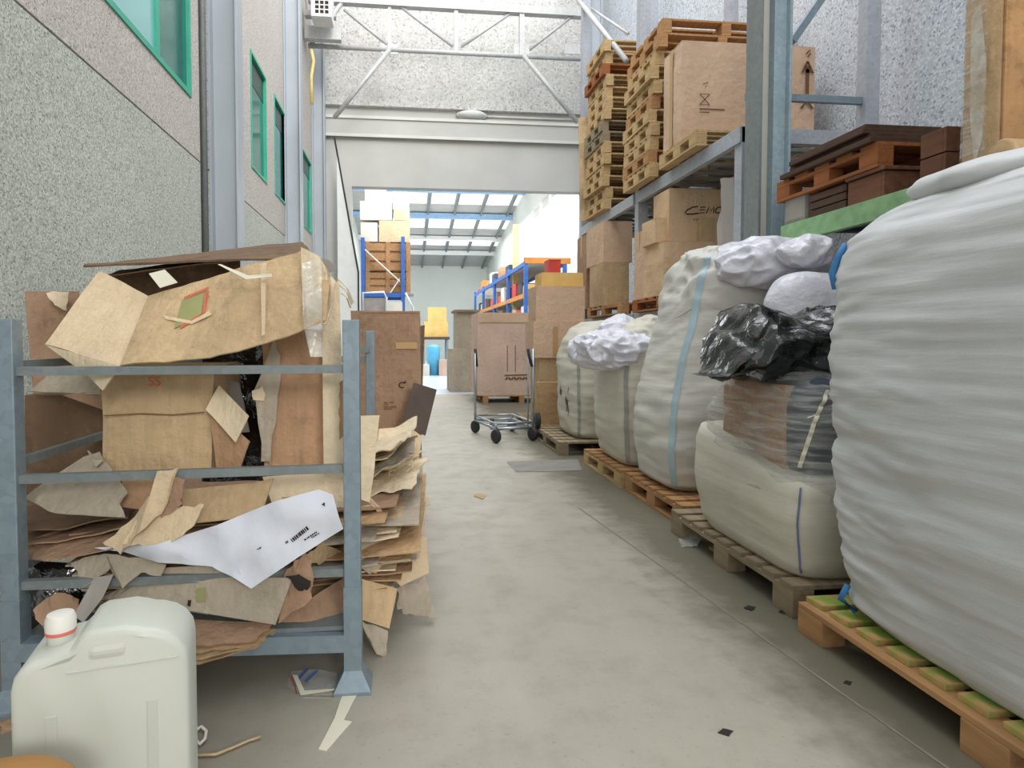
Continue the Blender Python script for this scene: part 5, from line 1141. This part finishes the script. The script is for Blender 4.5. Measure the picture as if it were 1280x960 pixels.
# blue and orange rack at the right of the hall
Xq = 3.3
t = thing('storage_rack', 'blue and orange pallet rack running back along the right of the hall', 'rack', (Xq, 20, 0))
ysr = [16.6, 19.4, 22.4, 25.6, 28.6]
zt_ = at(650, 322, Y=16.6).z
for i, y in enumerate(ysr):
    for x in (Xq, Xq+1.1): mesh_obj('upright', bxm((x, y-.05, 0), (x+.1, y+.05, zt_)), M['blue'], t)
    mesh_obj('frame_brace', tbm([(Xq+.05, y, 2.4), (Xq+1.1, y, 3.0)], .02, 6), M['white'], t); mesh_obj('frame_brace', tbm([(Xq+1.1, y, 1.6), (Xq+.05, y, 2.4)], .02, 6), M['white'], t)
mesh_obj('beam', bxm((Xq, 16.54, zt_-.16), (Xq+1.3, 16.6, zt_)), M['orange'], t)
for z in (1.7, 2.5, zt_-.1):
    for x in (Xq, Xq+1.1): mesh_obj('beam', bxm((x, 16.6, z-.12), (x+.06, 28.6, z)), M['blue'] if z > 3 else M['orange'], t)
    mesh_obj('shelf_deck', bxm((Xq+.06, 16.7, z-.04), (Xq+1.1, 28.5, z-.01)), M['panelgrey'], t)
rr = random.Random(9)
gm = ['red', 'offwhite', 'mauve', 'navy', 'orange', 'tan_l', 'cyan', 'white', 'rust', 'yellowbox']
gn = ['red', 'off white', 'pinkish', 'dark blue', 'orange', 'pale tan', 'light blue', 'white', 'rusty brown', 'yellow']
lev = {1.7: 'lower', 2.5: 'upper', zt_-.1: 'top'}
bay = ['nearest', 'second', 'third', 'furthest']
posn = ['front', 'middle', 'rear']
for z in lev:
    for bi in range(4):
        for j in range(3):
            y = ysr[bi]+.25+j*.88; k = rr.randrange(10); h = rr.uniform(.3, .62) if z < 3 else rr.uniform(.15, .5)
            if z > 3 and bi == 0: continue
            carton(f'{gn[k]} box, {posn[j]} of {bay[bi]} bay, {lev[z]} level of hall blue orange rack', (Xq+.08+rr.uniform(0, .1), y, z-.01), (Xq+.75+rr.uniform(0, .2), y+.7, z-.01+h), gm[k], 'goods on the hall rack', tape=None, flaps=False)
p = at(693, 341, Y=16.75)
a, b = at(686, 341, Y=16.75), at(701, 325, Y=16.75)
# red crate on the top of the carton stack
a, b = at(686, 341, Y=7.9), at(701, 325, Y=7.9)
t = thing('plastic_crate', 'red plastic crate on the yellowish carton of the trolley side stack', 'crate', ((a.x+b.x)/2, 8.0, a.z))
bm = BM(); x0, x1, z0, z1 = a.x, b.x, a.z, b.z
box(bm, (x0, 7.9, z0), (x1, 8.15, z0+.01)); box(bm, (x0, 7.9, z0+.01), (x1, 7.908, z1)); box(bm, (x0, 8.142, z0+.01), (x1, 8.15, z1)); box(bm, (x0, 7.908, z0+.01), (x0+.008, 8.142, z1)); box(bm, (x1-.008, 7.908, z0+.01), (x1, 8.142, z1)); mesh_obj('crate_body', bm, M['red'], t)
mesh_obj('rim', tbm([(x0, 7.9, z1), (x1, 7.9, z1), (x1, 8.15, z1), (x0, 8.15, z1)], .008, 6, False, True), M['red'], t)
a = at(648, 322, Y=19.0); zt2 = at(648, 277, Y=19.0).z
tag(mesh_obj('yellow_post', bxm((a.x-.08, 19.45, 0), (a.x+.1, 19.6, zt2), .01), M['yellow']), 'tall yellow post rising behind the blue and orange rack', 'post')

# ================================================================== LIGHT
w = bpy.data.worlds.new('daylight'); scn.world = w; w.use_nodes = True
nt = w.node_tree; bg = nt.nodes['Background']
tc = nt.nodes.new('ShaderNodeTexCoord'); sp = nt.nodes.new('ShaderNodeSeparateXYZ'); nt.links.new(tc.outputs['Generated'], sp.inputs[0])
rp = nt.nodes.new('ShaderNodeValToRGB'); e = rp.color_ramp.elements; e[0].position = .45; e[0].color = (.95, .945, .925, 1); e[1].position = .8; e[1].color = (.90, .95, 1, 1)
nt.links.new(sp.outputs[2], rp.inputs[0]); nt.links.new(rp.outputs[0], bg.inputs[0]); bg.inputs[1].default_value = WORLD
def sun(d, s, ang, col=(1, .97, .92)):
    l = bpy.data.lights.new('sun', 'SUN'); l.energy = s; l.angle = math.radians(ang); l.color = col
    o = bpy.data.objects.new('sun', l); COL.objects.link(o); o.rotation_euler = Vector(d).to_track_quat('-Z', 'Y').to_euler()
sun((-.33, 1, -.42), SUN, 14)

def area(n, loc, d, sx, sy, e, col=(1, 1, 1)):
    l = bpy.data.lights.new(n, 'AREA'); l.shape = 'RECTANGLE'; l.size = sx; l.size_y = sy; l.energy = e; l.color = col
    o = bpy.data.objects.new(n, l); COL.objects.link(o); o.location = loc; o.rotation_euler = Vector(d).to_track_quat('-Z', 'Y').to_euler()
area('hall_skylight', (1.8, 25, 6.6), (0, 0, -1), 6, 16, HALL, (.95, .98, 1))
area('hall_front_fill', (1.8, 15.2, 7.2), (0, .75, -.65), 5, 2, HALL*.5)  # added fill lamp for the box fronts on the blue rack
area('middle_fill', (1.0, 7.5, 9.5), (0, .5, -.87), 4, 7, MID)  # added fill lamp over the open aisle, for its middle stretch
area('end_wall_fill', (1.2, 3.5, 9.6), (0, .75, -.65), 5, 7, TOP)  # added fill lamp over the open aisle, aimed at the end wall
area('hall_roof_fill', (1.8, 26, 3.2), (0, .1, 1), 6, 16, HALL*.25)  # added fill lamp that brightens the hall roof from below
scn.view_settings.view_transform = 'Standard'; scn.view_settings.look = 'None'; scn.view_settings.exposure = EXPO
scn.cycles.max_bounces = 6; scn.cycles.transparent_max_bounces = 12; scn.cycles.use_denoising = True
